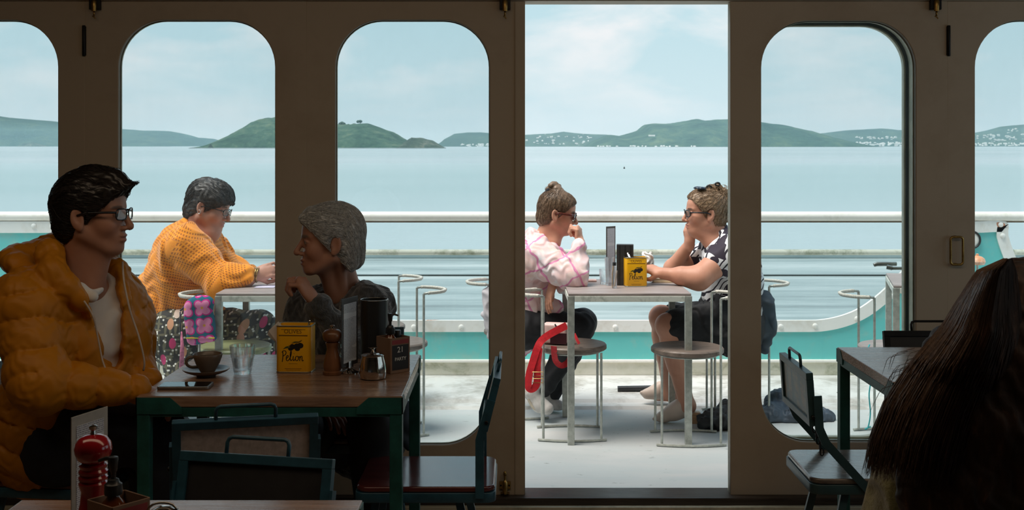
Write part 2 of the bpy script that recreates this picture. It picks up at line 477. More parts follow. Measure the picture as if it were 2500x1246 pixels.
# brass bolt at the foot of the meeting stile
x = dx(1233)
MB().box((x, DY - 0.006, dz(1184)), (0.046, 0.012, 0.030), bev=0.002).box((x, DY - 0.008, dz(1203)), (0.036, 0.014, 0.004)).build('foot_bolt_plate', M_brass, d3)
m = MB().lathe([(0.008, 0), (0.010, 0.01), (0.010, 0.05), (0.006, 0.055), (0.0045, 0.06), (0.0045, 0.075), (0.007, 0.078), (0.007, 0.088), (0.003, 0.094)], 12, (x, DY - 0.02, dz(1204)))
m.build('foot_bolt', M_brass, d3, smooth='auto')
for sx in (-1, 1):
    MB().lathe([(0.003, 0), (0.004, 0.002), (0.002, 0.004)], 8, (x + sx * 0.017, DY - 0.012, dz(1184)), Matrix.Rotation(R(90), 3, 'X')).build('screw', M_blacki, d3)
# brass D handle on door 5
hx0, hx1, hz0, hz1 = dx(2316), dx(2346), dz(645), dz(578)
hp = rrect(hx0, hz0, hx1, hz1, 0.012, 5)
MB().tube([(p[0], DY - 0.022, p[1]) for p in hp], 0.0048, 8, closed=True).build('pull_handle', M_brass, d5, smooth=True)
for zz in (hz0, hz1):
    MB().tube([((hx0 + hx1) / 2, DY - 0.022, zz), ((hx0 + hx1) / 2, DY, zz)], 0.005, 8).build('handle_post', M_brass, d5, smooth=True)

# ------------------------------------------------------------------ deck, ledge, bulwark, rails
BY = 7.42
def bx(px): return (px - 1250) / F * BY
def bz(py): return H - (py - Y0) / F * BY
LY = H * F / (1001 - Y0)
struct(MB().box((0, (DY + 0.10 + LY) / 2 + 0.2, -0.055), (14, LY - DY - 0.10 + 0.4, 0.11)).build('deck', M_deck))
lg = MB()
lg.bm.free(); lg.bm = bmesh.new()
# kerb of the waterway with worn lip: extruded profile
prof = [(LY, 0.0), (LY + 0.02, 0.016), (LY + 0.10, 0.018), (LY + 0.125, 0.034), (LY + 0.17, 0.040), (BY + 0.05, 0.046), (BY + 0.05, -0.05), (LY, -0.05)]
lg.prism([(-7, y, z) for y, z in prof], (14, 0, 0))
struct(lg.build('deck_ledge', M_ledge))
struct(MB().box((0, BY + 0.03, 0.09), (14, 0.06, 0.092), bev=0.006).build('bulwark_plinth', M_plinth))
struct(MB().box((0, BY + 0.02, bz(882) + 0.001), (14, 0.075, 0.016), bev=0.004).build('bulwark_plinth_lip', M_white))
# outline of the bulwark's top edge
out_px = [(-500, 541), (60, 541), (140, 543), (175, 565), (200, 620), (225, 690), (262, 750), (310, 778), (380, 783), (700, 783), (1200, 783), (1700, 783), (1950, 783), (2010, 781), (2060, 770), (2105, 750), (2150, 716), (2195, 672), (2225, 632), (2252, 588), (2278, 550), (2300, 541), (2380, 541), (2456, 541), (2462, 575), (2474, 612), (2492, 655), (2520, 705), (2560, 748), (2620, 776), (2700, 783), (3000, 783)]
top = smooth_path([(bx(a), 0, bz(b)) for a, b in out_px], 4)
def offset(path, d):
    o = []
    for i, p in enumerate(path):
        t = (path[min(i + 1, len(path) - 1)] - path[max(i - 1, 0)]).normalized()
        o.append(p + Vector((t.z, 0, -t.x)) * d)
    return o
low = offset(top, 0.072)
m = MB(); n = len(top)
mono = [low[0]]
for p_ in low[1:]:
    if p_.x > mono[-1].x + 1e-4: mono.append(p_)
for i in range(len(mono) - 1):
    a, b, c_, d_ = mono[i], mono[i + 1], Vector((mono[i + 1].x, 0, 0.13)), Vector((mono[i].x, 0, 0.13))
    for yy in (BY + 0.012, BY + 0.02):
        m.quad([Vector((v.x, yy, v.z)) for v in (a, b, c_, d_)])
bul = struct(m.build('bulwark', M_turq))
m = MB()
va = [[m.bm.verts.new((p.x, yy, p.z)) for p in pp] for pp, yy in ((top, BY), (low, BY), (low, BY + 0.03), (top, BY + 0.03))]
for i in range(n - 1):
    for k in range(4):
        A, B = va[k], va[(k + 1) % 4]
        m.bm.faces.new([A[i], A[i + 1], B[i + 1], B[i]])
bmesh.ops.recalc_face_normals(m.bm, faces=m.bm.faces[:])
m.build('flange', M_flange, bul)
rv = None
for px, py in [(83, 552), (128, 553), (-40, 552), (365, 797), (480, 797), (600, 797), (890, 797), (1010, 799), (1126, 799), (1378, 798), (1502, 799), (1622, 798), (1740, 798), (1906, 798), (1990, 796), (2092, 779), (2178, 724), (2254, 618), (2443, 549), (2448, 576), (2478, 655)]:
    if rv is None:
        rv = MB().lathe([(0.016, 0), (0.016, 0.004), (0.011, 0.009), (0.004, 0.010)], 14, (0, 0, 0), Matrix.Rotation(R(90), 3, 'X')).build('rivet', M_flange, bul, smooth='auto')
        o = rv
    else:
        o = rv.copy(); C.objects.link(o)
    o.location = (bx(px), BY, bz(py))
# rails
MB().tube([(-7, BY + 0.02, bz(529)), (7, BY + 0.02, bz(529))], 1.0, 20, ell=(0.030, 0.036, (0, 0, 1))).build('top_rail', M_white, smooth='auto')
tr = C.objects['top_rail']; struct(tr)
MB().box((0, BY + 0.025, bz(542)), (14, 0.03, 0.010)).build('rail_bearer', simple('brown_bearer', (0.16, 0.11, 0.06), 0.7), tr)
for xa, xb in ((bx(215), bx(2260)), (bx(2478), 7)):
    m = MB().tube([(xa, BY + 0.02, bz(617)), (xb, BY + 0.02, bz(617))], 0.0185, 14)
    struct(m.build('mid_rail', M_moss, smooth='auto'))
for px in (712, 1240, 1818):
    struct(MB().box((bx(px), BY + 0.03, (bz(783) + bz(540)) / 2), (0.035, 0.012, bz(540) - bz(783)), bev=0.002).build('rail_stanchion', M_white))

# ------------------------------------------------------------------ wharf apron, sea and far shores
def wharfmat():
    s = NT('wet_streaked_concrete')
    n = s.noise(s.coord((0.03, 1.1, 1)), 1.5, 6, 0.6, 0.2); n2 = s.noise(s.coord((0.35, 1.0, 1)), 1.4, 9, 0.7, 0.3)
    f = s.math('ADD', s.math('MULTIPLY', n, 0.6), s.math('MULTIPLY', n2, 0.4))
    s.set(col=s.ramp(f, [(0.32, (0.15, 0.19, 0.19)), (0.46, (0.26, 0.33, 0.33)), (0.56, (0.36, 0.43, 0.43)), (0.70, (0.52, 0.57, 0.56))]), rough=0.45, spec=0.5)
    s.bump(n2, 0.2, 0.03); return s.m
M_wharf = wharfmat()
wh = struct(MB().box((0, 17.4, -1.2), (60, 18.6, 0.4)).build('wharf', M_wharf))
MB().box((0, 26.3, -0.93), (60, 0.35, 0.14), bev=0.03).build('wharf_kerb', M_wharf, wh)
MB().box((0, 22.6, -0.99), (60, 0.06, 0.03)).build('wharf_joint', M_rubber, wh)

def seamat():
    s = NT('harbour_water')
    n = s.noise(s.coord((0.0006, 0.004, 1)), 1.0, 6, 0.55, 0.4)
    w1 = s.noise(s.coord((0.35, 1.1, 1)), 1.0, 5, 0.6)
    c = s.ramp(n, [(0.35, (0.30, 0.40, 0.41)), (0.65, (0.42, 0.49, 0.51))])
    s.set(col=c, rough=0.42, spec=0.42); s.bump(w1, 0.55, 0.25); return s.m
M_sea = seamat()
struct(MB().quad([(-30000, 26.5, -3), (30000, 26.5, -3), (30000, 40000, -3), (-30000, 40000, -3)]).build('sea', M_sea))

def hillmat(name, base, dark, rock, scale=0.01, dots=0.0):
    s = NT(name)
    v = s.coord()
    n = s.noise(v, scale, 9, 0.65, 0.5); n2 = s.noise(v, scale * 5, 6, 0.7)
    c = s.ramp(s.math('ADD', s.math('MULTIPLY', n, 0.6), s.math('MULTIPLY', n2, 0.4)), [(0.38, dark), (0.52, base), (0.64, rock)])
    s.set(col=c, rough=0.9, spec=0.1)
    s.bump(n2, 0.8, 12.0)
    return s.m
rng = np.random.RandomState(5)
def vnoise(x, y, seed=0):
    """cheap value noise on numpy arrays"""
    def h(i, j): 
        t = np.sin(i * 127.1 + j * 311.7 + seed * 74.7) * 43758.5453
        return t - np.floor(t)
    i, j = np.floor(x), np.floor(y); u, v = x - i, y - j
    u = u * u * (3 - 2 * u); v = v * v * (3 - 2 * v)
    return (h(i, j) * (1 - u) + h(i + 1, j) * u) * (1 - v) + (h(i, j + 1) * (1 - u) + h(i + 1, j + 1) * u) * v
def hill(name, outline, dist, depth, mat, rough=0.1, seed=1, nx=260, ny=40, bumpy=0.0):
    """terrain whose ridge reads as outline (px, height in px above the water line)"""
    xs = np.linspace(outline[0][0], outline[-1][0], nx)
    hs = np.interp(xs, [a for a, b in outline], [b for a, b in outline])
    dd = dist + depth / 2
    X = (xs - 1250) / F * dd
    V = np.linspace(0, 1, ny)
    XX, VV = np.meshgrid(X, V, indexing='ij'); HH = np.repeat((hs / F * dd)[:, None], ny, 1)
    prof = np.where(VV < 0.5, np.sin(np.clip(VV / 0.5, 0, 1) * PI / 2) ** 0.75, np.cos((VV - 0.5) / 0.5 * PI / 2))
    sc = depth / 9
    nn = sum(vnoise(XX / sc * 2 ** k, VV * 9 * 2 ** k, seed + k) / 2 ** k for k in range(5)) / 1.9 - 0.5
    edge = np.clip(1 - np.abs(VV - 0.5) * 2, 0, 1)
    Z = HH * prof * (1 + rough * 2 * nn * (0.35 + (1 - edge))) + bumpy * HH.max() * (vnoise(XX / sc * 9, VV * 60, seed + 9) - .3) * edge
    Z[:, 0] = -2; Z[:, -1] = -2
    YY = dist + VV * depth + (vnoise(XX / sc / 1.5, XX * 0, seed + 3) - 0.5) * depth * 0.12
    Z = Z - 3
    co = np.stack([XX, YY, Z], -1).reshape(-1, 3)
    idx = np.arange(nx * ny).reshape(nx, ny)
    fs = np.stack([idx[:-1, :-1], idx[1:, :-1], idx[1:, 1:], idx[:-1, 1:]], -1).reshape(-1, 4)
    me = bpy.data.meshes.new(name); me.from_pydata(co.tolist(), [], fs.tolist())
    o = link(name, me, mat, None, True); struct(o)
    return o, (X, hs, dd)
M_isl = hillmat('island_bush', (0.065, 0.125, 0.08), (0.02, 0.05, 0.035), (0.17, 0.22, 0.13), 0.012)
M_isr = hillmat('rocky_bush', (0.085, 0.12, 0.085), (0.035, 0.055, 0.045), (0.26, 0.25, 0.20), 0.016)
M_far = hillmat('far_hill_bush', (0.045, 0.085, 0.06), (0.025, 0.05, 0.04), (0.09, 0.13, 0.08), 0.004)
hill('island', [(528, 0), (545, 8), (570, 25), (600, 46), (628, 66), (650, 73), (662, 72), (690, 76), (735, 70), (790, 60), (822, 56), (850, 55), (900, 58), (920, 52), (945, 42), (965, 36), (985, 22), (1000, 15), (1015, 0)], 2600, 500, M_isl, 0.12, 1, bumpy=0.03)
hill('island_point', [(975, 0), (990, 16), (1005, 24), (1030, 24), (1055, 18), (1072, 8), (1084, 0)], 2450, 160, M_isr, 0.25, 7, 120, 24, bumpy=0.06)
hill('sea_stack', [(508, 0), (511, 6), (514, 10), (517, 6), (520, 0)], 2500, 20, M_isr, 0.2, 4, 20, 10)
hill('far_headland', [(-500, 20), (-200, 60), (0, 74), (30, 70), (75, 66), (120, 62), (145, 59), (210, 50), (290, 43), (320, 41), (355, 38), (400, 37), (430, 32), (455, 22), (470, 17), (490, 21), (505, 16), (520, 4), (526, 0)], 8200, 2500, M_far, 0.1, 11)
hill('near_islet', [(48, 0), (58, 4), (66, 9), (80, 10), (88, 8), (104, 3), (112, 0)], 7600, 160, M_isr, 0.3, 14, 60, 10)
hill('far_suburb_hill', [(1078, 0), (1090, 18), (1110, 30), (1140, 34), (1175, 34), (1200, 32), (1240, 26), (1285, 28), (1320, 30), (1345, 31), (1375, 36), (1400, 33), (1440, 30), (1475, 29), (1510, 24), (1560, 20), (1600, 10), (1640, 0)], 7000, 1800, M_far, 0.12, 21)
hill('wooded_headland', [(1430, 0), (1450, 14), (1485, 28), (1510, 25), (1540, 33), (1560, 40), (1575, 53), (1600, 56), (1625, 55), (1660, 60), (1700, 67), (1715, 64), (1745, 66), (1785, 68), (1830, 66), (1870, 58), (1905, 54), (1935, 46), (1965, 38), (2000, 26), (2030, 15), (2050, 3), (2056, 0)], 5200, 1300, hillmat('headland_bush', (0.045, 0.095, 0.065), (0.015, 0.04, 0.03), (0.11, 0.16, 0.09), 0.006), 0.12, 31, bumpy=0.02)
hill('suburb_hill', [(1960, 20), (2000, 31), (2030, 34), (2070, 39), (2120, 42), (2150, 43), (2180, 38), (2210, 40), (2290, 30), (2330, 26), (2380, 32), (2420, 38), (2455, 48), (2490, 52), (2560, 60), (2700, 50), (2900, 20)], 7600, 1900, M_far, 0.12, 41)
# trees standing on the island's ridge
M_tree = simple('dark_tree', (0.04, 0.075, 0.05), 0.9, var=0.4, scale=0.2)
trees = [(838, 58, 8), (852, 56, 4), (868, 56, 5), (881, 64, 7), (894, 56, 4)]
tp = None
for px, hh, rr in trees:
    D = 2850; X = (px - 1250) / F * D; Z = -3 + (hh) / F * D; r = rr / F * D
    t = thing('ridge_tree', 'dark tree on the island ridge, ' + {838: 'leftmost, by the pillar edge', 852: 'second from the left', 868: 'small one in the middle', 881: 'tallest, right of the middle', 894: 'rightmost, low and bushy'}[px], 'tree', (X, D - 20, Z - r * 1.6), 0, 'trees on the island ridge')
    m = MB()
    rn = random.Random(px)
    for k in range(4): m.sphere((rn.uniform(-.6, .6) * r, rn.uniform(-.5, .5) * r, r * (1.5 + rn.uniform(-.3, .5))), r * rn.uniform(.45, .7), (1, 1, .75), 10)
    m.build('crown', M_tree, t, True)
    MB().tube([(0, 0, -2), (0.2 * r, 0, r * 1.4)], r * 0.12, 6).build('trunk', M_tree, t)
# houses of the far suburbs: small pale boxes with pitched roofs, one cluster mesh each
M_house = simple('pale_houses', (0.80, 0.78, 0.74), 0.7, var=0.15, scale=0.02)
def houses(name, spans, seed, label):
    rn = random.Random(seed); m = MB()
    for x0, x1, h0, h1, dist, nn in spans:
        for _ in range(nn):
            px = rn.uniform(x0, x1); t = rn.random(); hh = h0 + (h1 - h0) * t
            D = dist; X = (px - 1250) / F * D; Z = -3 + hh / F * D
            w = rn.uniform(2.4, 6.0) / F * D; h = rn.uniform(1.6, 3.2) / F * D
            m.box((X, D, Z), (w, w, h)); 
            m.prism([(X - w / 2, D - w / 2, Z + h / 2), (X + w / 2, D - w / 2, Z + h / 2), (X, D - w / 2, Z + h * .8)], (0, w, 0))
    o = m.build(name, M_house); o['kind'] = 'stuff'
    tag(o, label, 'houses', 'houses on the far shores')
houses('far_houses', [(1125, 1200, 0.5, 6, 6900, 34), (1130, 1200, 30, 33, 7000 + 850, 6), (1285, 1440, 2, 16, 7050, 30), (1300, 1450, 16, 26, 7300, 26), (1320, 1440, 24, 30, 7600, 12)], 3, 'pale houses along the far shore either side of the middle pillar')
houses('far_houses', [(2055, 2205, 1, 10, 7500, 90), (2090, 2205, 10, 24, 7750, 40), (2140, 2205, 24, 34, 8100, 12)], 4, 'dense pale houses on the hillside at the right window edge')
houses('far_houses', [(2382, 2500, 2, 8, 7500, 36), (2385, 2500, 8, 30, 7850, 55), (2460, 2500, 30, 44, 8200, 14)], 5, 'pale houses scattered over the hill at the far right')
houses('far_houses', [(1460, 1700, 0.4, 2.0, 5150, 26)], 6, 'low pale houses at the waterline below the wooded headland')
o = MB().box(((1590 - 1250) / F * 5350, 5330, -3 + 27 / F * 5350), (28, 16, 7), bev=0.5).build('white_hall', M_house)
tag(o, 'long white building alone on the wooded headland', 'building')
# tiny buoy out on the water
m = MB().lathe([(0.25, 0), (0.35, .2), (0.3, .5), (0.1, .7), (0.08, 1.1)], 10, (0, 0, 0))
o = m.build('channel_buoy', M_blacki); D = 4.48 * F / (412 - Y0); o.location = ((1524 - 1250) / F * D, D, -3.05); o.scale = (.5, .5, .45); tag(o, 'small dark buoy far out on the calm water', 'buoy')

# sea haze over the harbour: a thin homogeneous body of air
hzm = NT('sea_haze'); hzm.t.nodes.remove(hzm.b)
vs = hzm.n('ShaderNodeVolumeScatter'); vs.inputs['Color'].default_value = (0.55, 0.86, 1.0, 1); vs.inputs['Density'].default_value = 0.5e-4
vs.inputs['Anisotropy'].default_value = 0.0
hzm.l(vs.outputs[0], hzm.out.inputs['Volume'])
hb = MB().box((0, 6200, 57), (24000, 11800, 120)).build('harbour_haze', hzm.m); struct(hb)
# ------------------------------------------------------------------ smooth implicit bodies (one continuous surface each)
f32 = np.float32
def V3(v): return np.array(tuple(v), dtype=f32)
def smin(a, b, k):
    if k <= 0: return np.minimum(a, b)
    h = np.clip(0.5 + 0.5 * (b - a) / k, 0, 1)
    return b * (1 - h) + a * h - k * h * (1 - h)
class Body:
    def __init__(s): s.ops = []
    def _add(s, fn, k, mode, c, r): s.ops.append((fn, k, mode, V3(c), float(r))); return s
    def cap(s, a, b, ra, rb=None, k=0.02, mode='u', flat=None):
        """tapered limb from a to b; flat=(direction, factor) squeezes it along a direction"""
        rb = ra if rb is None else rb
        a, b = V3(a), V3(b); ab = b - a; L2 = float(ab @ ab) + 1e-12
        if flat: fd = V3(Vector(flat[0]).normalized()); ff = f32(1.0 / flat[1] - 1)
        def fn(P):
            q = P - a
            t = np.clip((q @ ab) / L2, 0, 1)
            w = q - t[..., None] * ab
            if flat: w = w + (w @ fd)[..., None] * fd * ff
            d = np.sqrt((w * w).sum(-1)) - (ra + (rb - ra) * t)
            return d * (min(1.0, flat[1]) if flat else 1.0)
        m = max(ra, rb) * (max(1.0, flat[1]) if flat else 1.0)
        return s._add(fn, k, mode, (a + b) / 2, math.sqrt(L2) / 2 + m)
    def chain(s, pts, rs, k=0.02, mode='u', flat=None):
        for i in range(len(pts) - 1): s.cap(pts[i], pts[i + 1], rs[i], rs[i + 1], k, mode, flat)
        return s
    def ell(s, c, r, M=None, k=0.02, mode='u'):
        c = V3(c); r = V3(r); Mi = np.array(M if M is not None else Matrix.Identity(3), dtype=f32)
        def fn(P):
            q = (P - c) @ Mi       # world -> local (M's columns are the local axes)
            k0 = np.sqrt(((q / r) ** 2).sum(-1)) + 1e-6
            k1 = np.sqrt(((q / (r * r)) ** 2).sum(-1)) + 1e-6
            return k0 * (k0 - 1) / k1
        return s._add(fn, k, mode, c, r.max())
    def box(s, c, h, M=None, r=0.01, k=0.02, mode='u'):
        c = V3(c); h = V3(h); Mi = np.array(M if M is not None else Matrix.Identity(3), dtype=f32)
        def fn(P):
            q = np.abs((P - c) @ Mi) - (h - r)
            return np.sqrt((np.maximum(q, 0) ** 2).sum(-1)) + np.minimum(q.max(-1), 0) - r
        return s._add(fn, k, mode, c, float(np.linalg.norm(h)))
    def plane(s, c, n, k=0.004, off=0.0):
        """keep only the side the normal points away from"""
        c = V3(c); n = V3(Vector(n).normalized())
        return s._add(lambda P: (P - c) @ n - off, k, 'i', c, 1e3)
    def disp(s, fn, c=(0, 0, 0), r=1e3): return s._add(fn, 0, 'd', c, r)
    def val(s, P, centers=None, rad=0.0):
        D = np.full(P.shape[:-1], 1e3 if centers is None else 0.5, f32)
        for fn, k, mode, c, r in s.ops:
            if centers is not None and mode in 'us' or (centers is not None and r < 100):
                idx = np.nonzero(np.sqrt(((centers - c) ** 2).sum(-1)) < r + rad + 2 * k + 0.02)[0]
                if len(idx) == 0: continue
                Pi, Di = P[idx], D[idx]
            else: idx = None; Pi, Di = P, D
            if mode == 'd': Dn = Di + fn(Pi)
            else:
                v = fn(Pi).astype(f32)
                if mode == 'u': Dn = smin(Di, v, k)
                elif mode == 's': Dn = -smin(-Di, v, k)
                else: Dn = -smin(-Di, -v, k)
            if idx is None: D = Dn
            else: D[idx] = Dn
        return D
    def mesh(s, h, pad=0.03):
        lo = np.min([c - r for fn, k, m, c, r in s.ops if m == 'u'], axis=0) - pad
        hi = np.max([c + r for fn, k, m, c, r in s.ops if m == 'u'], axis=0) + pad
        B = 8; bs = B * h
        nb = np.ceil((hi - lo) / bs).astype(int)
        g = np.stack(np.meshgrid(*[np.arange(n) for n in nb], indexing='ij'), -1).reshape(-1, 3)
        cen = (lo + (g + 0.5) * bs - h / 2).astype(f32)
        dc = s.val(cen[:, None, :], cen, bs)[:, 0]
        act = np.abs(dc) < bs * 0.87 * 1.6 + 0.012
        V = np.repeat(np.repeat(np.repeat(np.where(dc < 0, f32(-1), f32(1)).reshape(nb), B, 0), B, 1), B, 2)
        off = np.stack(np.meshgrid(*[np.arange(B)] * 3, indexing='ij'), -1).reshape(-1, 3)
        ga = g[act]
        for i in range(0, len(ga), 900):
            gg = ga[i:i + 900]
            ijk = gg[:, None, :] * B + off[None]
            P = (lo + ijk * h).astype(f32)
            v = s.val(P, cen[act][i:i + 900], bs * 0.87)
            V[ijk[..., 0], ijk[..., 1], ijk[..., 2]] = v
        return surface_nets(V, lo, h)
def surface_nets(V, lo, h):
    V[0] = V[-1] = 1; V[:, 0] = V[:, -1] = 1; V[:, :, 0] = V[:, :, -1] = 1
    S_ = V < 0
    nx, ny, nz_ = V.shape
    cnt = np.zeros((nx - 1, ny - 1, nz_ - 1), np.int8)
    cs = [(a, b, c) for a in (0, 1) for b in (0, 1) for c in (0, 1)]
    for a, b, c in cs: cnt += S_[a:nx - 1 + a, b:ny - 1 + b, c:nz_ - 1 + c]
    cells = np.argwhere((cnt > 0) & (cnt < 8))
    idm = np.full(cnt.shape, -1, np.int32); idm[tuple(cells.T)] = np.arange(len(cells))
    corner = np.stack([V[cells[:, 0] + a, cells[:, 1] + b, cells[:, 2] + c] for a, b, c in cs], -1)
    acc = np.zeros((len(cells), 3)); n = np.zeros(len(cells))
    csa = np.array(cs, float)
    for i in range(8):
        for j in range(i + 1, 8):
            if abs(csa[i] - csa[j]).sum() != 1: continue
            a, b = corner[:, i], corner[:, j]
            m = (a < 0) != (b < 0)
            t = np.where(m, a / np.where(m, a - b, 1), 0)
            acc[m] += (csa[i] + t[m, None] * (csa[j] - csa[i])); n[m] += 1
    verts = lo + (cells + acc / n[:, None]) * h
    faces = []
    for ax in range(3):
        u, v = (ax + 1) % 3, (ax + 2) % 3
        sl0 = [slice(None)] * 3; sl1 = [slice(None)] * 3
        sl0[ax] = slice(0, -1); sl1[ax] = slice(1, None)
        A, Bm = S_[tuple(sl0)], S_[tuple(sl1)]
        e_ = np.argwhere(A != Bm)
        e_ = e_[(e_[:, u] > 0) & (e_[:, v] > 0) & (e_[:, u] < V.shape[u] - 1) & (e_[:, v] < V.shape[v] - 1)]
        ins = A[tuple(e_.T)]
        q = []
        for du, dv in ((1, 1), (0, 1), (0, 0), (1, 0)):
            c = e_.copy(); c[:, u] -= du; c[:, v] -= dv
            q.append(idm[tuple(c.T)])
        q = np.stack(q, -1); q[~ins] = q[~ins][:, ::-1]
        faces.append(q)
    fc = np.concatenate(faces); fc = fc[(fc >= 0).all(1)]
    return verts.astype(f32), fc
def npmesh(name, verts, faces, smooth=True):
    me = bpy.data.meshes.new(name); nf = len(faces)
    me.vertices.add(len(verts)); me.vertices.foreach_set('co', np.ascontiguousarray(verts, f32).ravel())
    me.loops.add(nf * 4); me.loops.foreach_set('vertex_index', np.ascontiguousarray(faces, np.int32).ravel())
    me.polygons.add(nf); me.polygons.foreach_set('loop_start', np.arange(0, nf * 4, 4, dtype=np.int32))
    me.polygons.foreach_set('use_smooth', np.full(nf, smooth))
    me.update(calc_edges=True); me.validate(); return me
def skin_obj(name, body, h, mat, parent, attrs=None):
    """mesh a Body (world coordinates) as a part of parent"""
    v, f_ = body.mesh(h)
    pl = V3(parent.location) if parent is not None else V3((0, 0, 0))
    me = npmesh(name, v - pl, f_)
    if attrs:
        for an, fn in attrs.items():
            a = me.attributes.new(an, 'FLOAT_VECTOR', 'POINT')
            a.data.foreach_set('vector', np.ascontiguousarray(fn(v), f32).ravel())
    return link(name, me, mat, parent)
def frame(fwd, up):
    """columns: forward, left, up"""
    f_ = Vector(fwd).normalized(); u = Vector(up); l = u.cross(f_).normalized(); u = f_.cross(l).normalized()
    M = Matrix((f_, l, u)).transposed(); return M
class Head:
    """a head in its own frame: x forward, y left, z up, origin between the eyes' height and the ears"""
    def __init__(s, c, fwd, up, size=1.0, wide=1.0, jaw=1.0, nose=1.0, fat=0.0):
        s.c = Vector(c); s.M = frame(fwd, up); s.s = size; s.wide = wide; s.jaw = jaw; s.nose = nose; s.fat = fat
    def p(s, x, y, z): return s.c + s.M @ (Vector((x, y * s.wide, z)) * s.s)
    def r(s, a, b, c): return (a * s.s, b * s.s * s.wide, c * s.s)
    def local(s, P): return ((P - V3(s.c)) @ np.array(s.M, dtype=f32)) / s.s
    def build(s, B):
        q = s.s
        E = lambda x, y, z, a, b, c, k=0.012, mode='u', M=None: B.ell(s.p(x, y, z), s.r(a, b, c), s.M if M is None else s.M @ M, k * q, mode)
        K = lambda a, b, ra, rb, k=0.012, mode='u': B.cap(s.p(*a), s.p(*b), ra * q, rb * q, k * q, mode)
        E(-.014, 0, .032, .096, .074, .084)
        E(.034, 0, .038, .053, .060, .052, .02)
        E(.036, 0, -.028, .050, .058 + s.fat * .01, .072, .02)
        for y in (-1, 1):
            K((-.005, y * .050, -.052), (.058, y * .024, -.094 * s.jaw), .019 + s.fat * .01, .016, .022)
            E(.055, y * .036, -.030, .026, .022 + s.fat * .006, .026, .02)
            K((.081, y * .012, .020), (.066, y * .044, .020), .008, .007, .014)
        E(.070, 0, -.097 * s.jaw, .020, .024, .018, .018)
        E(.066, 0, -.066, .026, .030, .028, .018)
        if s.fat: E(.03, 0, -.105, .045, .045, .022 + s.fat * .012, .025)
        for y in (-1, 1): E(.091, y * .031, -.001, .012, .017, .011, .012, 's')
        K((.083, 0, .012), (.104 + .006 * s.nose, 0, -.030), .0075, .0095, .010)
        E(.101 + .007 * s.nose, 0, -.036, .011, .010, .009, .006)
        for y in (-1, 1): E(.094, y * .012, -.039, .010, .0065, .007, .006)
        E(.089, 0, -.060, .009, .022, .0055, .005); E(.088, 0, -.073, .010, .019, .0065, .005)
        E(.100, 0, -.0665, .010, .021, .0016, .002, 's')
        for y in (-1, 1):
            E(.0735, y * .031, -.002, .0125, .014, .0115, .003)
            K((.084, y * .019, .006), (.080, y * .044, .004), .0035, .003, .003)
            # ear with its hollow
            Me = Matrix.Rotation(R(-y * 18), 3, 'Z') @ Matrix.Rotation(R(-10), 3, 'Y')
            E(-.012, y * .078, -.012, .019, .0075, .032, .006, 'u', Me)
            E(-.009, y * .085, -.006, .0105, .006, .019, .004, 's', Me)
            E(-.004, y * .077, -.036, .009, .006, .010, .005)
        return B
def facecol(hd, skin, lip=(0.42, 0.16, 0.13), brow=(0.06, 0.04, 0.03), iris=(0.06, 0.07, 0.06)):
    skin = np.array(skin, f32)
    def fn(v):
        L = hd.local(v); x, y, z = L[:, 0], L[:, 1] / hd.wide, L[:, 2]
        c = np.repeat(skin[None], len(v), 0)
        def bl(m, col): 
            m = np.clip(m, 0, 1)[:, None]; return c * (1 - m) + np.array(col, f32) * m
        ay = np.abs(y)
        front = (x > 0.04)
        ck = np.exp(-(((x - .06) / .03) ** 2 + ((ay - .04) / .02) ** 2 + ((z + .035) / .022) ** 2)) * .35
        c = bl(ck, skin * np.array([1.05, .72, .68], f32))
        lipm = np.clip(1.6 - ((ay / .022) ** 2 + ((z + .0665) / .0115) ** 2) * 1.6, 0, 1) * (x > .078)
        c = bl(lipm * .8, lip)
        bm = np.clip(1.5 - (((ay - .030) / .020) ** 2 + ((z - .0215 + (ay - .03) ** 2 * 6) / .0055) ** 2), 0, 1) * (x > .05)
        c = bl(bm * .8, brow)
        em = ((ay - .031) / .0115) ** 2 + ((z + .001) / .0052) ** 2
        c = bl((em < 1) * front * (x > .07), (.55, .52, .48))
        c = bl((((ay - .031) / .0055) ** 2 + ((z + .001) / .0055) ** 2 < 1) * front * (x > .07), iris)
        c = bl((np.abs(em - 1.15) < .35) * front * (x > .07) * .6, skin * .35)
        return c
    return fn
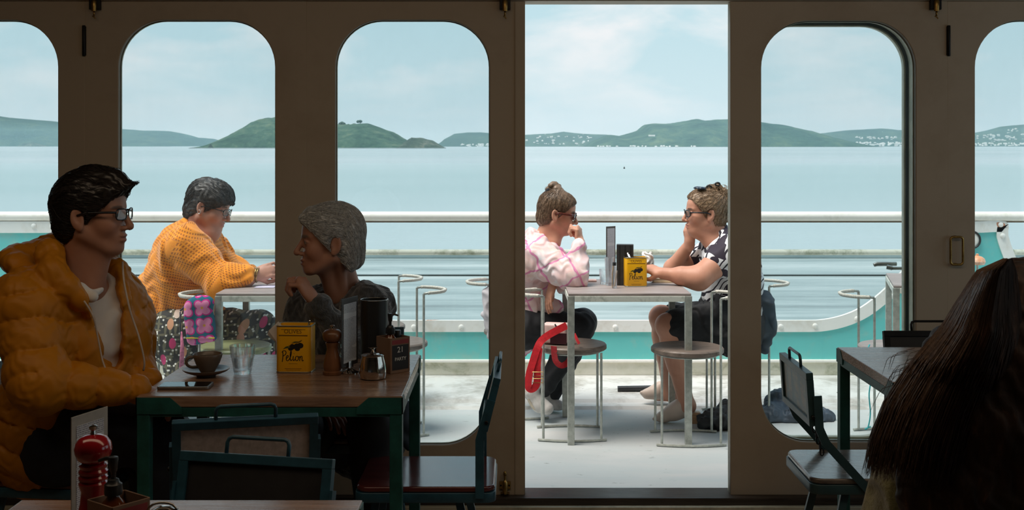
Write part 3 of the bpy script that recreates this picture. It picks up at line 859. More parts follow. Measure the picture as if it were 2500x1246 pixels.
def hand(B, w, d, n, side, curl=(20, 30, 20), size=1.0, thumb=0.5, spread=0.10, k=0.006, thumb_in=0.4):
    """palm at wrist w pointing along d; n: where the palm faces; side: +1/-1 puts the thumb"""
    d = Vector(d).normalized(); n = Vector(n); n = (n - d * n.dot(d)).normalized(); s_ = d.cross(n).normalized() * side; q = size
    w = Vector(w)
    M = Matrix((d, s_, n)).transposed()
    B.ell(w + d * .045 * q + n * .003 * q, (.056 * q, .041 * q, .018 * q), M, .012)
    B.cap(w - d * .01 * q, w + d * .02 * q, .024 * q, .028 * q, .012, flat=(n, .75))
    L = [(.040, .026, .020), (.045, .030, .021), (.041, .028, .020), (.032, .021, .018)]
    tips = []
    for i in range(4):
        b = w + d * (.080 - abs(i - 1.2) * .004) * q + s_ * (.030 - .020 * i) * q
        dirn = (d + s_ * (1.2 - i) * spread).normalized(); a = 0
        r0 = (.0098, .0098, .0094, .0084)[i] * q
        p = b - d * .02 * q; B.cap(p, b, r0 * 1.05, r0 * 1.05, .004)
        p = b
        ax = dirn.cross(n).normalized()
        for j in range(3):
            a += curl[j] if not isinstance(curl[j], (tuple, list)) else curl[j][i]
            v = Matrix.Rotation(R(a), 3, ax) @ dirn
            e_ = p + v * L[i][j] * q
            B.cap(p, e_, r0 * (1 - .08 * j), r0 * (1 - .08 * (j + 1)), .003); p = e_
        tips.append(p)
    tb = w + d * .022 * q + s_ * .026 * q + n * .006 * q
    t1 = tb + (d * .55 + s_ * (.75 * (1 - thumb_in)) + n * (.35 + .6 * thumb)).normalized() * .040 * q
    t2 = t1 + (d * .8 + s_ * (.2 - .5 * thumb_in) + n * (.1 + .5 * thumb)).normalized() * .030 * q
    t3 = t2 + (d * .85 - s_ * .25 * thumb_in + n * .1).normalized() * .024 * q
    B.cap(tb, t1, .0145 * q, .0115 * q, .008); B.cap(t1, t2, .0112 * q, .0100 * q, .003); B.cap(t2, t3, .0100 * q, .0085 * q, .003)
    return tips
def folds(amp, freq, direction, warp=0.35, seed=0.0, sharp=1.0):
    """soft cloth creases running across a direction"""
    d = V3(Vector(direction).normalized()); o = V3(Vector(direction).orthogonal().normalized()); p = np.cross(d, o).astype(f32)
    def fn(P):
        a, b, c = P @ d, P @ o, P @ p
        ph = a * freq + warp * (np.sin(b * freq * .55 + seed) * 2.2 + np.sin(c * freq * .8 + seed * 1.7) * 1.8 + np.sin((a + b) * freq * .33 + seed * 3) * 1.5)
        v = np.sin(ph)
        return amp * (v if sharp == 1 else np.sign(v) * np.abs(v) ** sharp)
    return fn
def segparam(P, path):
    """distance and running length of the nearest point of a polyline"""
    best = np.full(P.shape[:-1], 1e9, f32); sl = np.zeros_like(best); L0 = 0
    for a, b in zip(path[:-1], path[1:]):
        a, b = V3(a), V3(b); ab = b - a; L2 = float(ab @ ab)
        q = P - a; t = np.clip((q @ ab) / L2, 0, 1); w = q - t[..., None] * ab
        d = (w * w).sum(-1); m = d < best
        best = np.where(m, d, best); sl = np.where(m, L0 + t * math.sqrt(L2), sl); L0 += math.sqrt(L2)
    return np.sqrt(best), sl
def quilt(paths, step, amp, wob=0.006):
    """down-jacket baffles: a seam every step metres along each path"""
    def fn(P):
        D = None
        for i, pa in enumerate(paths):
            d, s_ = segparam(P, pa)
            if D is None: D, SL = d, s_
            else:
                m = d < D; D = np.where(m, d, D); SL = np.where(m, s_, SL)
        w = wob * (np.sin(P[..., 0] * 31 + P[..., 2] * 17) + np.sin(P[..., 1] * 43 + P[..., 2] * 23 + 1))
        c = np.abs(np.sin((SL + w) * PI / step))
        wr = .0012 * np.sin(P[..., 0] * 190 + np.sin(P[..., 2] * 90) * 2 + P[..., 1] * 120) * (1 - c)
        return amp * (1 - c ** .45) + wr
    return fn
def skinmat(name, rough=0.5):
    s = NT(name)
    a = s.n('ShaderNodeAttribute', attribute_name='col')
    n = s.noise(s.coord(), 28, 6, 0.6); n2 = s.noise(s.coord(), 260, 3, 0.6)
    c = s.mix(s.math('MULTIPLY', n, 0.35), a.outputs['Color'], (0.45, 0.16, 0.11), 'MULTIPLY')
    s.set(col=c, rough=rough, spec=0.4, sss=0.0)
    s.bump(n2, 0.10, 0.001); return s.m
M_skin = skinmat('skin')
def hairmat(name, c1, c2, c3=None, rough=0.4):
    s = NT(name)
    n = s.noise(s.coord((1, 1, 1)), 110, 5, 0.6, 0.8); 
    s.set(col=s.ramp(n, [(0.35, c1), (0.62, c2)] + ([(0.75, c3)] if c3 else [])), rough=rough, spec=0.5)
    s.bump(n, 0.2, 0.001); return s.m
def strands(name, parent, mat, roots, path_fn, r=0.0008, nseg=8, sides=3, seed=0):
    """many thin locks as one mesh; path_fn(i) gives a list of world points"""
    vs, fs = [], []; off = V3(parent.location) if parent else V3((0, 0, 0)); base = 0
    for i in range(roots):
        p = path_fn(i)
        if p is None: continue
        rad = r
        if isinstance(p, tuple): p, rad = p
        p = np.array([tuple(q) for q in p], f32); n = len(p)
        t = np.gradient(p, axis=0); t /= np.linalg.norm(t, axis=1)[:, None] + 1e-9
        u = np.cross(t, np.array([0.3, 0.5, 0.8])); u /= np.linalg.norm(u, axis=1)[:, None] + 1e-9; v = np.cross(t, u)
        tp = np.minimum(1, (1 - np.linspace(0, 1, n)) * 3 + .15)[:, None] * rad
        ring = np.stack([p + (u * math.cos(2 * PI * k / sides) + v * math.sin(2 * PI * k / sides)) * tp for k in range(sides)], 1)
        vs.append(ring.reshape(-1, 3) - off)
        a = np.arange(n - 1)[:, None] * sides + np.arange(sides)[None]; b = np.arange(n - 1)[:, None] * sides + (np.arange(sides)[None] + 1) % sides
        fs.append((np.stack([a, b, b + sides, a + sides], -1).reshape(-1, 4)) + base); base += n * sides
    me = npmesh(name, np.concatenate(vs), np.concatenate(fs)); o = link(name, me, mat, parent); o['kind'] = 'stuff'; return o
def hair_over(name, parent, mat, hd, body, n, step, steps, flow, accept, lift=0.002, r=0.0009, seed=1, wave=0.0):
    """locks that start on the hair mass and follow its surface; flow(L) gives the local direction at local points"""
    rn = np.random.RandomState(seed)
    pts = []
    tries = rn.normal(size=(n * 6, 3)); tries /= np.linalg.norm(tries, axis=1)[:, None]
    L = tries * np.array([.16, .13, .16]) + np.array([-.02, 0, .03])
    M = np.array(hd.M, f32); c = V3(hd.c)
    def toW(l): return ((l * hd.s) @ M.T + c).astype(f32)
    def sdf(Pw): return body.val(Pw[:, None, :], None)[:, 0]
    def grad(Pw):
        e_ = 0.002; g = np.stack([sdf(Pw + np.eye(3, dtype=f32)[i] * e_) - sdf(Pw - np.eye(3, dtype=f32)[i] * e_) for i in range(3)], -1)
        return g / (np.linalg.norm(g, axis=1)[:, None] + 1e-9)
    P = toW(L)
    for _ in range(7): P = P - (sdf(P) - lift)[:, None] * grad(P)
    ok = (np.abs(sdf(P) - lift) < 0.004) & accept(hd.local(P)); P = P[ok][:n]
    tr = [P]; jit = rn.normal(size=P.shape) * 0.25; ph = rn.rand(len(P)) * 6
    lifts = lift + rn.rand(len(P)) * 0.003
    for k in range(steps):
        Lc = hd.local(P); d = flow(Lc) + jit + wave * np.sin(k * 1.1 + ph)[:, None] * np.array([0, 1, 0])
        dw = d @ M.T; g = grad(P); dw = dw - (dw * g).sum(1)[:, None] * g
        dw /= np.linalg.norm(dw, axis=1)[:, None] + 1e-9
        P = (P + dw * step).astype(f32); sd = sdf(P)
        P = P - np.clip((sd - lifts), -.01, .004)[:, None] * grad(P); tr.append(P)
    tr = np.stack(tr, 1)
    return strands(name, parent, mat, len(tr), lambda i: tr[i], r)
# ------------------------------------------------------------------ indoor furniture
M_teal = simple('teal_painted_steel', (0.012, 0.085, 0.075), 0.42, 0.0, 0.35, 18, 0.1, spec=0.5)
M_blueteal = simple('blue_painted_steel', (0.018, 0.075, 0.115), 0.38, 0.0, 0.35, 18, 0.1, spec=0.6)
M_edge = simple('worn_steel_edge', (0.12, 0.20, 0.19), 0.35, 0.6)
M_ttop = wood('brown_table_wood', (0.17, 0.095, 0.06), (0.40, 0.25, 0.17), 0.26, 3.0, (1.2, 13, 13), 0.05, 0.0, 0.55)
M_seat = wood('dark_red_seat_wood', (0.055, 0.010, 0.012), (0.13, 0.03, 0.028), 0.16, 4.0, (1.2, 9, 9), 0.05, 0.2, 0.6)
M_seat2 = wood('worn_grey_brown_seat_wood', (0.06, 0.05, 0.045), (0.24, 0.20, 0.17), 0.2, 4.0, (1.2, 6, 6), 0.06, 0.2, 0.6)
M_panel = simple('grey_pinboard_panel', (0.58, 0.52, 0.50), 0.75, 0, 0.2, 60)
M_chrome = simple('polished_steel', (0.62, 0.58, 0.54), 0.12, 1.0, 0.08)
M_chain = simple('dark_chain', (0.03, 0.03, 0.03), 0.4, 0.8)
def postermat():
    s = NT('faded_poster_panel')
    n = s.noise(s.coord((1, 14, 3)), 3.0, 8, 0.6, 0.8); n2 = s.noise(s.coord((1, 4, 16)), 1.3, 5, 0.6, 0.5)
    c = s.ramp(n, [(0.3, (0.04, 0.13, 0.17)), (0.48, (0.13, 0.20, 0.21)), (0.56, (0.33, 0.27, 0.20)), (0.7, (0.20, 0.13, 0.08))])
    s.set(col=s.mix(s.ramp(n2, [(0.5, (0, 0, 0)), (0.6, (.7, .7, .7))]), c, (0.05, 0.14, 0.19)), rough=0.4); return s.m
M_poster = postermat()

def cafe_table(label, x0, x1, y0, y1, T=0.75):
    t = thing('cafe_table', label, 'table', ((x0 + x1) / 2, (y0 + y1) / 2, 0))
    a, b = (x1 - x0) / 2, (y1 - y0) / 2
    MB().box((0, 0, T - 0.016), (2 * a, 2 * b, 0.032), bev=0.003).build('tabletop', M_ttop, t)
    L = 0.037; c = 0.0025
    for sx in (-1, 1):
        for sy in (-1, 1):
            m = MB().box((sx * (a - L / 2), sy * (b - L / 2), (T - 0.033) / 2), (L, L, T - 0.033), bev=0.003)
            m.build('leg', M_teal, t)
            # corner gusset: an angle plate cut on the slant, lapping the edge of the top
            g = MB()
            zt, zm, zb = T - 0.004, T - 0.034, T - 0.052
            g.prism([(sx * (a + c), sy * (b + c), zt), (sx * (a + c) - sx * 0.10, sy * (b + c), zt), (sx * (a + c) - sx * 0.135, sy * (b + c), zm), (sx * (a + c) - sx * 0.135, sy * (b + c), zb), (sx * (a + c), sy * (b + c), zb)], (0, -sy * 0.0035, 0))
            g.prism([(sx * (a + c), sy * (b + c), zt), (sx * (a + c), sy * (b + c) - sy * 0.05, zt), (sx * (a + c), sy * (b + c) - sy * 0.075, zm), (sx * (a + c), sy * (b + c) - sy * 0.075, zb), (sx * (a + c), sy * (b + c), zb)], (-sx * 0.0035, 0, 0))
            g.build('corner_gusset', M_teal, t)
    for sy in (-1, 1): MB().box((0, sy * (b - 0.0145), T - 0.047), (2 * a - 2 * L, 0.025, 0.028), bev=0.002).build('apron_rail', M_teal, t)
    for sx in (-1, 1): MB().box((sx * (a - 0.0145), 0, T - 0.047), (0.025, 2 * b - 2 * L, 0.028), bev=0.002).build('apron_rail', M_teal, t)
    return t
T1 = cafe_table('brown wooden cafe table with teal steel legs carrying coffee cup and olive tin', -1.093, -0.320, 3.459, 4.151)
T2 = cafe_table('brown wooden cafe table with teal legs behind the long-haired person', 1.178, 1.930, 3.669, 4.303)
T3 = cafe_table('near cafe table whose top edge shows below red pepper mill', -1.010, -0.308, 1.760, 2.447)

def cafe_chair(label, x, y, rot, seat=M_seat, steel=M_blueteal, panel=M_panel, diag=False, hs=0.45, tilt=0.0, chain=False):
    """faces +x before turning; back at -x"""
    t = thing('cafe_chair', label, 'chair', (x, y, 0), R(rot), 'folding steel and wood cafe chairs indoors')
    a, b = 0.205, 0.175
    m = MB()
    me = curve2d([rrect(-a, -b, a, b, 0.035, 5)], 0.018, 0.005); me.transform(Matrix.Rotation(R(-90), 4, 'X')); me.transform(Matrix.Translation((0, 0, hs - 0.007)))
    link('seat', me, seat, t)
    me = curve2d([rrect(-a - .006, -b - .006, a + .006, b + .006, 0.03, 4), rrect(-a + .02, -b + .02, a - .02, b - .02, 0.02, 4)], 0.030, 0.002)
    me.transform(Matrix.Rotation(R(-90), 4, 'X')); me.transform(Matrix.Translation((0, 0, hs - 0.031)))
    link('seat_frame', me, steel, t)
    for sy in (-1, 1):
        MB().bar([(0.15, sy * 0.15, hs - .04), (0.20, sy * 0.195, 0.001)], 0.024, 0.014, (0, 1, 0)).build('leg', steel, t)
        MB().bar([(-0.10, sy * 0.15, hs - .04), (-0.19, sy * 0.195, 0.001)], 0.024, 0.014, (0, 1, 0)).build('leg', steel, t)
    ty = 0.183
    for sy in (-1, 1):
        if diag: pts = [(0.17, sy * 0.188, hs - 0.26), (-0.17, sy * 0.188, hs + 0.115), (-0.19, sy * 0.188, hs + 0.16), (-0.196, sy * 0.188, hs + 0.26)]
        else: pts = [(-0.165, sy * 0.188, hs - .03), (-0.165, sy * 0.188, hs + .145), (-0.20, sy * 0.188, hs + .265)]
        MB().bar(pts, 0.026, 0.007, (0, 1, 0)).build('back_post', steel, t)
    # back panel frame, leaning
    ang = R(4 if diag else 14 + tilt); pz = hs + (0.165 if diag else 0.170); px = -0.208 if diag else -0.178
    Mx = Matrix.Translation((px, 0, pz)) @ Matrix.Rotation(-ang, 4, 'Y')
    hh, ww, th = 0.165, 0.184, 0.022
    def X(v): return Mx @ Vector(v)
    q = MB()
    for zc, hz_ in ((0.011, 0.022), (hh - 0.011, 0.022)): q.box(X((0, 0, zc)), (th, 2 * ww, hz_), Mx.to_3x3(), bev=0.002)
    for sy in (-1, 1): q.box(X((0, sy * (ww - 0.011), hh / 2)), (th, 0.022, hh - 0.044), Mx.to_3x3())
    q.build('back_frame', steel, t)
    MB().box(X((0, 0, hh / 2)), (0.008, 2 * ww - 0.044, hh - 0.042), Mx.to_3x3()).build('back_panel', panel, t)
    if diag:
        rv_ = None
        for k in range(8):
            for zc in (0.011, hh - 0.011):
                MB().lathe([(0.003, 0), (0.003, 0.001), (0.001, 0.0018)], 8, X((-th / 2 if False else th / 2, -0.17 + k * 0.0486, zc)), (Mx.to_3x3() @ Matrix.Rotation(R(90), 3, 'Y'))).build('screw', M_chain, t)
    w, h2, r_ = 0.075, 0.036, 0.012
    pts = [(0, -w, hh - 0.003), (0, -w, hh + h2 - r_), (0, -w + r_ * .3, hh + h2 - r_ * .3), (0, -w + r_, hh + h2), (0, w - r_, hh + h2), (0, w - r_ * .3, hh + h2 - r_ * .3), (0, w, hh + h2 - r_), (0, w, hh - 0.003)]
    MB().tube([X(p) for p in pts], 0.0048, 8).build('handle', steel, t, True)
    for sy in (-1, 1):
        MB().lathe([(0.006, 0), (0.006, 0.010), (0.004, 0.012)], 10, X((0, sy * (ww + 0.001), 0.03)), Matrix.Rotation(R(-90 * sy), 3, 'X')).build('pivot_bolt', M_chain, t, 'auto')
    if chain:
        cp = X((0.0, -ww + 0.02, 0))
        for k in range(5):
            z = cp.z - 0.012 - k * 0.018; x_ = cp.x + 0.008 + (k * 0.006)
            rr = Matrix.Rotation(R(90 * (k % 2)), 3, 'Z')
            pl = [Vector((x_, cp.y, z)) + rr @ Vector((0.0055 * math.cos(a_), 0, 0.0115 * math.sin(a_))) for a_ in [2 * PI * j / 12 for j in range(12)]]
            MB().tube(pl, 0.0021, 6, closed=True).build('chain_link', M_chain, t, True)
    return t
cafe_chair('steel and dark red wood chair standing empty at right side of the laden table', -0.262, 3.755, 180, M_seat)
cafe_chair('chair with a faded poster panel in its back and a chain, facing the right table', 1.135, 3.84, 0, M_seat2, simple('dark_blue_steel', (0.025, 0.06, 0.07), 0.4), M_poster, True, chain=True)
cafe_chair('dark backed chair half hidden beyond the right table and the long hair', 1.585, 4.27, -90, M_seat, M_blacki, simple('black_panel', (0.02, 0.017, 0.015), 0.4))
cafe_chair('dark chair with a grey panel back tucked under the laden table', -0.735, 3.275, 103, M_seat, M_blueteal, M_panel, tilt=2)
cafe_chair('nearest dark chair back, plain and black, between the two left tables', -0.622, 2.475, -102, M_seat, M_blueteal, simple('black_panel_plain', (0.02, 0.02, 0.022), 0.5))
cafe_chair('chair under the man in the mustard down jacket', -1.45, 3.80, -7, M_seat)
cafe_chair('chair under the grey-haired person behind the laden table', -0.60, 4.36, -90, M_seat)

# ------------------------------------------------------------------ things on the laden table
TZ = 0.7505
M_stone = simple('grey_brown_stoneware', (0.16, 0.125, 0.10), 0.3, 0, 0.12, 30, spec=0.5)
M_coffee = simple('black_coffee', (0.012, 0.006, 0.004), 0.08)
M_glass = glassmat('clear_glass')
M_water = glassmat('water', (0.97, 0.99, 1.0), 0.0, 1.33)
t = tag(MB().lathe([(0.024, 0.0), (0.030, 0.0), (0.031, 0.004), (0.046, 0.007), (0.066, 0.015), (0.073, 0.021), (0.0735, 0.023), (0.071, 0.023), (0.055, 0.014), (0.030, 0.009), (0.0, 0.009)], 48, (-0.970, 3.767, TZ), cap=False).build('saucer', M_stone, smooth='auto'), 'round grey-brown saucer under the coffee cup', 'saucer')
cup = thing('coffee_cup', 'grey-brown stoneware cup of black coffee on its saucer', 'cup', (-0.966, 3.770, TZ + 0.0105))
MB().lathe([(0.0, 0.0), (0.021, 0.0), (0.023, 0.002), (0.028, 0.012), (0.038, 0.030), (0.0445, 0.048), (0.0465, 0.058), (0.0455, 0.0595), (0.044, 0.058), (0.040, 0.042), (0.030, 0.018), (0.018, 0.008), (0.0, 0.006)], 48, cap=False).build('cup_body', M_stone, cup, smooth=True)
MB().tube(smooth_path([(-0.040, 0.0, 0.047), (-0.056, -0.002, 0.048), (-0.066, -0.004, 0.038), (-0.064, -0.004, 0.024), (-0.050, -0.002, 0.016), (-0.030, 0, 0.017)], 5), 1.0, 10, ell=(0.0038, 0.006, (1, 0, 0))).build('cup_handle', M_stone, cup, True)
MB().lathe([(0.0, 0.047), (0.0415, 0.047), (0.0415, 0.0475), (0, 0.0475)], 32, cap=False).build('coffee', M_coffee, cup)
def tumbler(name, label, x, y, z, r0, r1, h, water=0.45, fac=10, cat='glass'):
    g = thing(name, label, cat, (x, y, z)); seg = fac * 6; m = MB(); rings = []
    prof = [(r0 * .96, 0, 0), (r0, .002, 1), (r0 + (r1 - r0) * .35, h * .33, 1), (r0 + (r1 - r0) * .62, h * .55, .9), (r0 + (r1 - r0) * .75, h * .62, 0), (r1, h, 0), (r1 - .0015, h + .001, 0), (r1 - .003, h, 0), (r0 + (r1 - r0) * .7 - .004, h * .58, 0), (r0 - .003, h * .2, 0), (r0 * .4, h * .14, 0), (0.0005, h * .14, 0)]
    for r, zz, f in prof:
        rings.append([m.bm.verts.new(((r * (1 - f * .05 * (1 - abs(math.cos(fac * PI * k / seg))))) * math.cos(2 * PI * k / seg), (r * (1 - f * .05 * (1 - abs(math.cos(fac * PI * k / seg))))) * math.sin(2 * PI * k / seg), zz)) for k in range(seg)])
    for i in range(len(rings) - 1):
        for k in range(seg): m.bm.faces.new([rings[i][k], rings[i][(k + 1) % seg], rings[i + 1][(k + 1) % seg], rings[i + 1][k]])
    m.bm.faces.new(list(reversed(rings[0]))); m.bm.faces.new(rings[-1])
    m.build('glass_wall', M_glass, g, 'auto')
    if water:
        hw = h * water; rw = r0 + (r1 - r0) * .35 - .0045
        MB().lathe([(r0 * .4, h * .142), (r0 - .0035, h * .205), (rw, hw), (rw - .001, hw + .0004)], 40).build('water', M_water, g, 'auto')
    return g
tumbler('water_glass', 'faceted tumbler of water beside the coffee cup indoors', -0.862, 3.800, TZ, 0.0275, 0.0415, 0.090, 0.6)

M_tin = simple('yellow_tin_print', (0.88, 0.45, 0.006), 0.35, 0.0, 0.05, 5, spec=0.5)
M_tinmetal = simple('bare_tin', (0.60, 0.60, 0.50), 0.3, 1.0, 0.1)
M_ink = simple('black_print', (0.015, 0.012, 0.010), 0.5)
M_inkbrown = simple('brown_print', (0.20, 0.09, 0.01), 0.5)
M_inkwhite = simple('pale_print', (0.70, 0.70, 0.66), 0.5)
M_leafink = simple('olive_green_print', (0.10, 0.12, 0.03), 0.5)
M_paper = simple('white_paper', (0.80, 0.78, 0.75), 0.8, 0, 0.03)
def ribbon_text(strokes, width, sc, y=-0.0004):
    """hand-written lettering: strokes of 2-D points drawn as thin flat ribbons"""
    m = MB()
    for st in strokes:
        p = smooth_path([(a, 0, b) for a, b in st], 5)
        L = []; Rr = []
        for i in range(len(p)):
            tt = (p[min(i + 1, len(p) - 1)] - p[max(i - 1, 0)]).normalized(); nn = Vector((-tt.z, 0, tt.x))
            w = width * (0.75 + 0.35 * abs(nn.x)) / 2
            L.append(m.bm.verts.new(((p[i].x + nn.x * w) * sc, y, (p[i].z + nn.z * w) * sc))); Rr.append(m.bm.verts.new(((p[i].x - nn.x * w) * sc, y, (p[i].z - nn.z * w) * sc)))
        for i in range(len(p) - 1): m.bm.faces.new([L[i], L[i + 1], Rr[i + 1], Rr[i]])
    return m
PEL = [  # P e l i o n
    [(0.06, 0.95), (0.10, 0.6), (0.05, 0.1), (0.02, -0.05)],
    [(0.0, 0.85), (0.10, 1.0), (0.30, 1.02), (0.40, 0.86), (0.32, 0.66), (0.12, 0.52)],
    [(0.42, 0.30), (0.58, 0.40), (0.60, 0.55), (0.50, 0.56), (0.42, 0.38), (0.44, 0.14), (0.56, 0.06), (0.72, 0.22)],
    [(0.72, 0.22), (0.86, 0.55), (0.92, 0.92), (0.84, 0.95), (0.80, 0.60), (0.80, 0.20), (0.88, 0.08), (1.00, 0.20)],
    [(1.10, 0.52), (1.08, 0.22), (1.14, 0.08), (1.26, 0.22)], [(1.16, 0.74), (1.19, 0.77)],
    [(1.48, 0.50), (1.36, 0.46), (1.30, 0.28), (1.36, 0.10), (1.50, 0.10), (1.60, 0.30), (1.54, 0.48), (1.44, 0.50)], [(1.52, 0.46), (1.64, 0.46), (1.70, 0.44)],
    [(1.72, 0.50), (1.74, 0.30), (1.70, 0.05)], [(1.73, 0.30), (1.84, 0.50), (1.94, 0.48), (1.94, 0.22), (1.98, 0.06), (2.10, 0.14)]]
def olive_tin(label, x, y, z, rot, w=0.113, d=0.080, h=0.152, open_top=True):
    t = thing('olive_tin', label, 'tin', (x, y, z), R(rot))
    r = 0.016
    def ring(ins, z0, z1):
        me = curve2d([rrect(-w / 2 - ins, -d / 2 - ins, w / 2 + ins, d / 2 + ins, r, 6), rrect(-w / 2 - ins + .0022, -d / 2 - ins + .0022, w / 2 + ins - .0022, d / 2 + ins - .0022, r - .002, 6)], z1 - z0, 0.0004)
        me.transform(Matrix.Rotation(R(-90), 4, 'X')); me.transform(Matrix.Translation((0, 0, (z0 + z1) / 2))); return me
    link('tin_wall', ring(0, 0.002, h - 0.002), M_tin, t)
    link('rim', ring(0.0012, h - 0.004, h), M_tinmetal, t); link('base_seam', ring(0.0012, 0, 0.004), M_tinmetal, t)
    me = curve2d([rrect(-w / 2 + .002, -d / 2 + .002, w / 2 - .002, d / 2 - .002, r - .002, 6)], 0.002); me.transform(Matrix.Rotation(R(-90), 4, 'X')); me.transform(Matrix.Translation((0, 0, 0.004 if open_top else h - .004)))
    link('tin_bottom' if open_top else 'lid', me, M_tinmetal, t)
    yf = -d / 2 - 0.0004
    def put(nm, me, xx, zz, mat): me.transform(Matrix.Translation((xx, yf, zz))); return link(nm, me, mat, t)
    put('lettering', textmesh('OLIVES', 0.0185, 0.0002, 0, 'CENTER', 0.0001), -0.001, h * 0.835, M_inkbrown)
    m = MB().box((0, yf, h * 0.915), (w * .70, .0004, .0015)); m.box((0, yf, h * 0.79), (w - 2 * r + .012, .0004, .0035)); m.build('printed_band', M_inkbrown, t)
    m = MB()
    for cx, cz, rr, sx in ((-.002, .084, .0085, 1.25), (.012, .086, .009, 1.1), (.023, .088, .0092, 1.15), (-.008, .078, .007, 1.2), (.014, .078, .0075, 1.2)):
        m.lathe([(0.0001, 0), (rr, 0.0), (rr, 0.0004), (0.0001, .0005)], 16, (cx, yf + .0003, cz), Matrix.Rotation(R(90), 3, 'X') @ Matrix.Diagonal((sx, 1, 1)), cap=False)
    m.build('olive_print', M_ink, t)
    m = ribbon_text([[(0.0, 0.0), (0.35, 0.25), (0.8, 0.35), (1.2, 0.55)], ], 0.06, 0.034); me = bpy.data.meshes.new('x'); m.bm.to_mesh(me); m.bm.free(); put('branch_print', me, -0.012, .087, M_inkbrown)
    m = MB()
    for (ax, az), (bx_, bz_), w_ in (((-.034, .076), (-.010, .088), .006), ((-.030, .080), (-.006, .083), .005), ((-.006, .098), (.020, .101), .004), ((.010, .095), (.030, .104), .003)):
        A, Bv = Vector((ax, yf - .0002, az)), Vector((bx_, yf - .0002, bz_)); nn = Vector((-(Bv.z - A.z), 0, Bv.x - A.x)).normalized() * w_ / 2; md = (A + Bv) / 2
        m.quad([A, md - nn, Bv, md + nn])
    m.build('leaf_print', M_leafink, t)
    m = ribbon_text(PEL, 0.075, 0.0335); me = bpy.data.meshes.new('x'); m.bm.to_mesh(me); m.bm.free(); put('script_lettering', me, -0.036, 0.037, M_ink)
    m = MB().box((0, yf, .030), (.028, .0004, .0012)); m.box((0, yf, .014), (.055, .0004, .0014)); m.box((0, yf, .0095), (.046, .0004, .0012)); m.build('small_print', M_inkbrown, t)
    return t
tin = olive_tin('yellow olive tin on the indoor table, holding napkins and a spoon', -0.700, 3.850, TZ, -3)
def napkins(x, y, z, rot, n=5, group='paper napkins in the indoor tin'):
    for k in range(n):
        m = MB(); ang = R(38 + k * 3)
        Mx = Matrix.Translation((x + k * .0016, y - .012 + k * .006, z)) @ Matrix.Rotation(R(rot + k * 2), 4, 'Z') @ Matrix.Rotation(-ang, 4, 'Y' if False else 'Y') 
        w_, h_ = .045, .105
        pts = [Mx @ Vector((-w_ / 2 + dx_, dy_, dz_)) for dx_, dy_, dz_ in ((0, 0, 0), (0, .004, h_), (w_, .002, h_ + .004), (w_, 0, 0))]
        m.prism(pts, Mx.to_3x3() @ Vector((0, .0012, 0)))
        tag(m.build('paper_napkin', M_paper), ['frontmost folded white napkin in the indoor olive tin', 'second folded white napkin in the indoor olive tin', 'third folded white napkin in the indoor olive tin', 'rearmost folded white napkin in the indoor olive tin'][k], 'napkin', group)
napkins(-0.705, 3.846, TZ + 0.062, 0, 4)
sp = MB().tube(smooth_path([(-0.69, 3.845, TZ + .02), (-0.665, 3.85, TZ + .12), (-0.655, 3.852, TZ + .165)], 4), 1.0, 6, ell=(0.0035, 0.001, (1, 0, 0)))
tag(sp.build('teaspoon', M_chrome, smooth=True), 'steel spoon handle sticking out of the indoor olive tin', 'spoon')

def mill(name, label, x, y, z, h, rr, wood_m, ribs=False):
    t = thing(name, label, 'pepper mill', (x, y, z)); k = h
    if ribs: prof = [(rr * .95, 0), (rr, .005), (rr * .98, .03 * k / .15), (rr * .72, .35 * k), (rr * .66, .45 * k)] + [v for i in range(3) for v in ((rr * .78, (.50 + i * .05) * k), (rr * .80, (.52 + i * .05) * k), (rr * .70, (.54 + i * .05) * k))] + [(rr * .78, .67 * k), (rr * .60, .69 * k)]
    else: prof = [(rr * .93, 0), (rr * .97, .003), (rr * .97, .010), (rr * .86, .013), (rr * .93, .022), (rr * .93, .16 * k), (rr * .84, .30 * k), (rr * .68, .42 * k), (rr * .58, .50 * k), (rr * .60, .56 * k), (rr * .70, .62 * k), (rr * .72, .64 * k), (rr * .62, .655 * k)]
    MB().lathe(prof, 36).build('mill_body', wood_m, t, 'auto')
    z0 = (.69 if ribs else .655) * k
    hd_ = [(rr * a_, z0 + f_ * (.925 * k - z0)) for a_, f_ in ((.62, 0), (.86, .12), (.99, .32), (1.03, .50), (.96, .70), (.74, .88), (.42, .97), (.12, 1.0))]
    MB().lathe(hd_, 36).build('mill_head', wood_m, t, 'auto')
    MB().lathe([(rr * .15, k * .925), (rr * .12, k * .955), (rr * .22, k * .965), (rr * .24, k * .99), (rr * .12, k)], 14).build('finial', M_chrome, t, 'auto')
    return t
mill('pepper_mill', 'brown wooden pepper mill beside the olive tin indoors', -0.573, 3.790, TZ, 0.158, 0.031, simple('dark_turned_wood', (0.17, 0.075, 0.035), 0.3, 0, 0.4, 25, stretch=(1, 1, .2), spec=0.5))
s_ = thing('salt_shaker', 'small glass salt shaker with steel cap behind the brown mill', 'shaker', (-0.545, 3.865, TZ))
MB().lathe([(0.014, 0), (0.0155, .004), (0.0155, .045), (0.012, .06), (0.0095, .070), (0.0105, .074), (0.009, .074), (0.011, .055), (.013, .04), (.013, .006), (.001, .005)], 24).build('shaker_glass', M_glass, s_, 'auto')
MB().lathe([(0.0117, .070), (0.0125, .080), (0.0095, .090), (0.004, .094)], 20).build('shaker_cap', M_chrome, s_, 'auto')
M_salt = simple('salt', (0.75, 0.75, 0.75), 0.9); MB().lathe([(.0125, .0065), (.0125, .040), (.001, .042)], 20).build('salt', M_salt, s_)

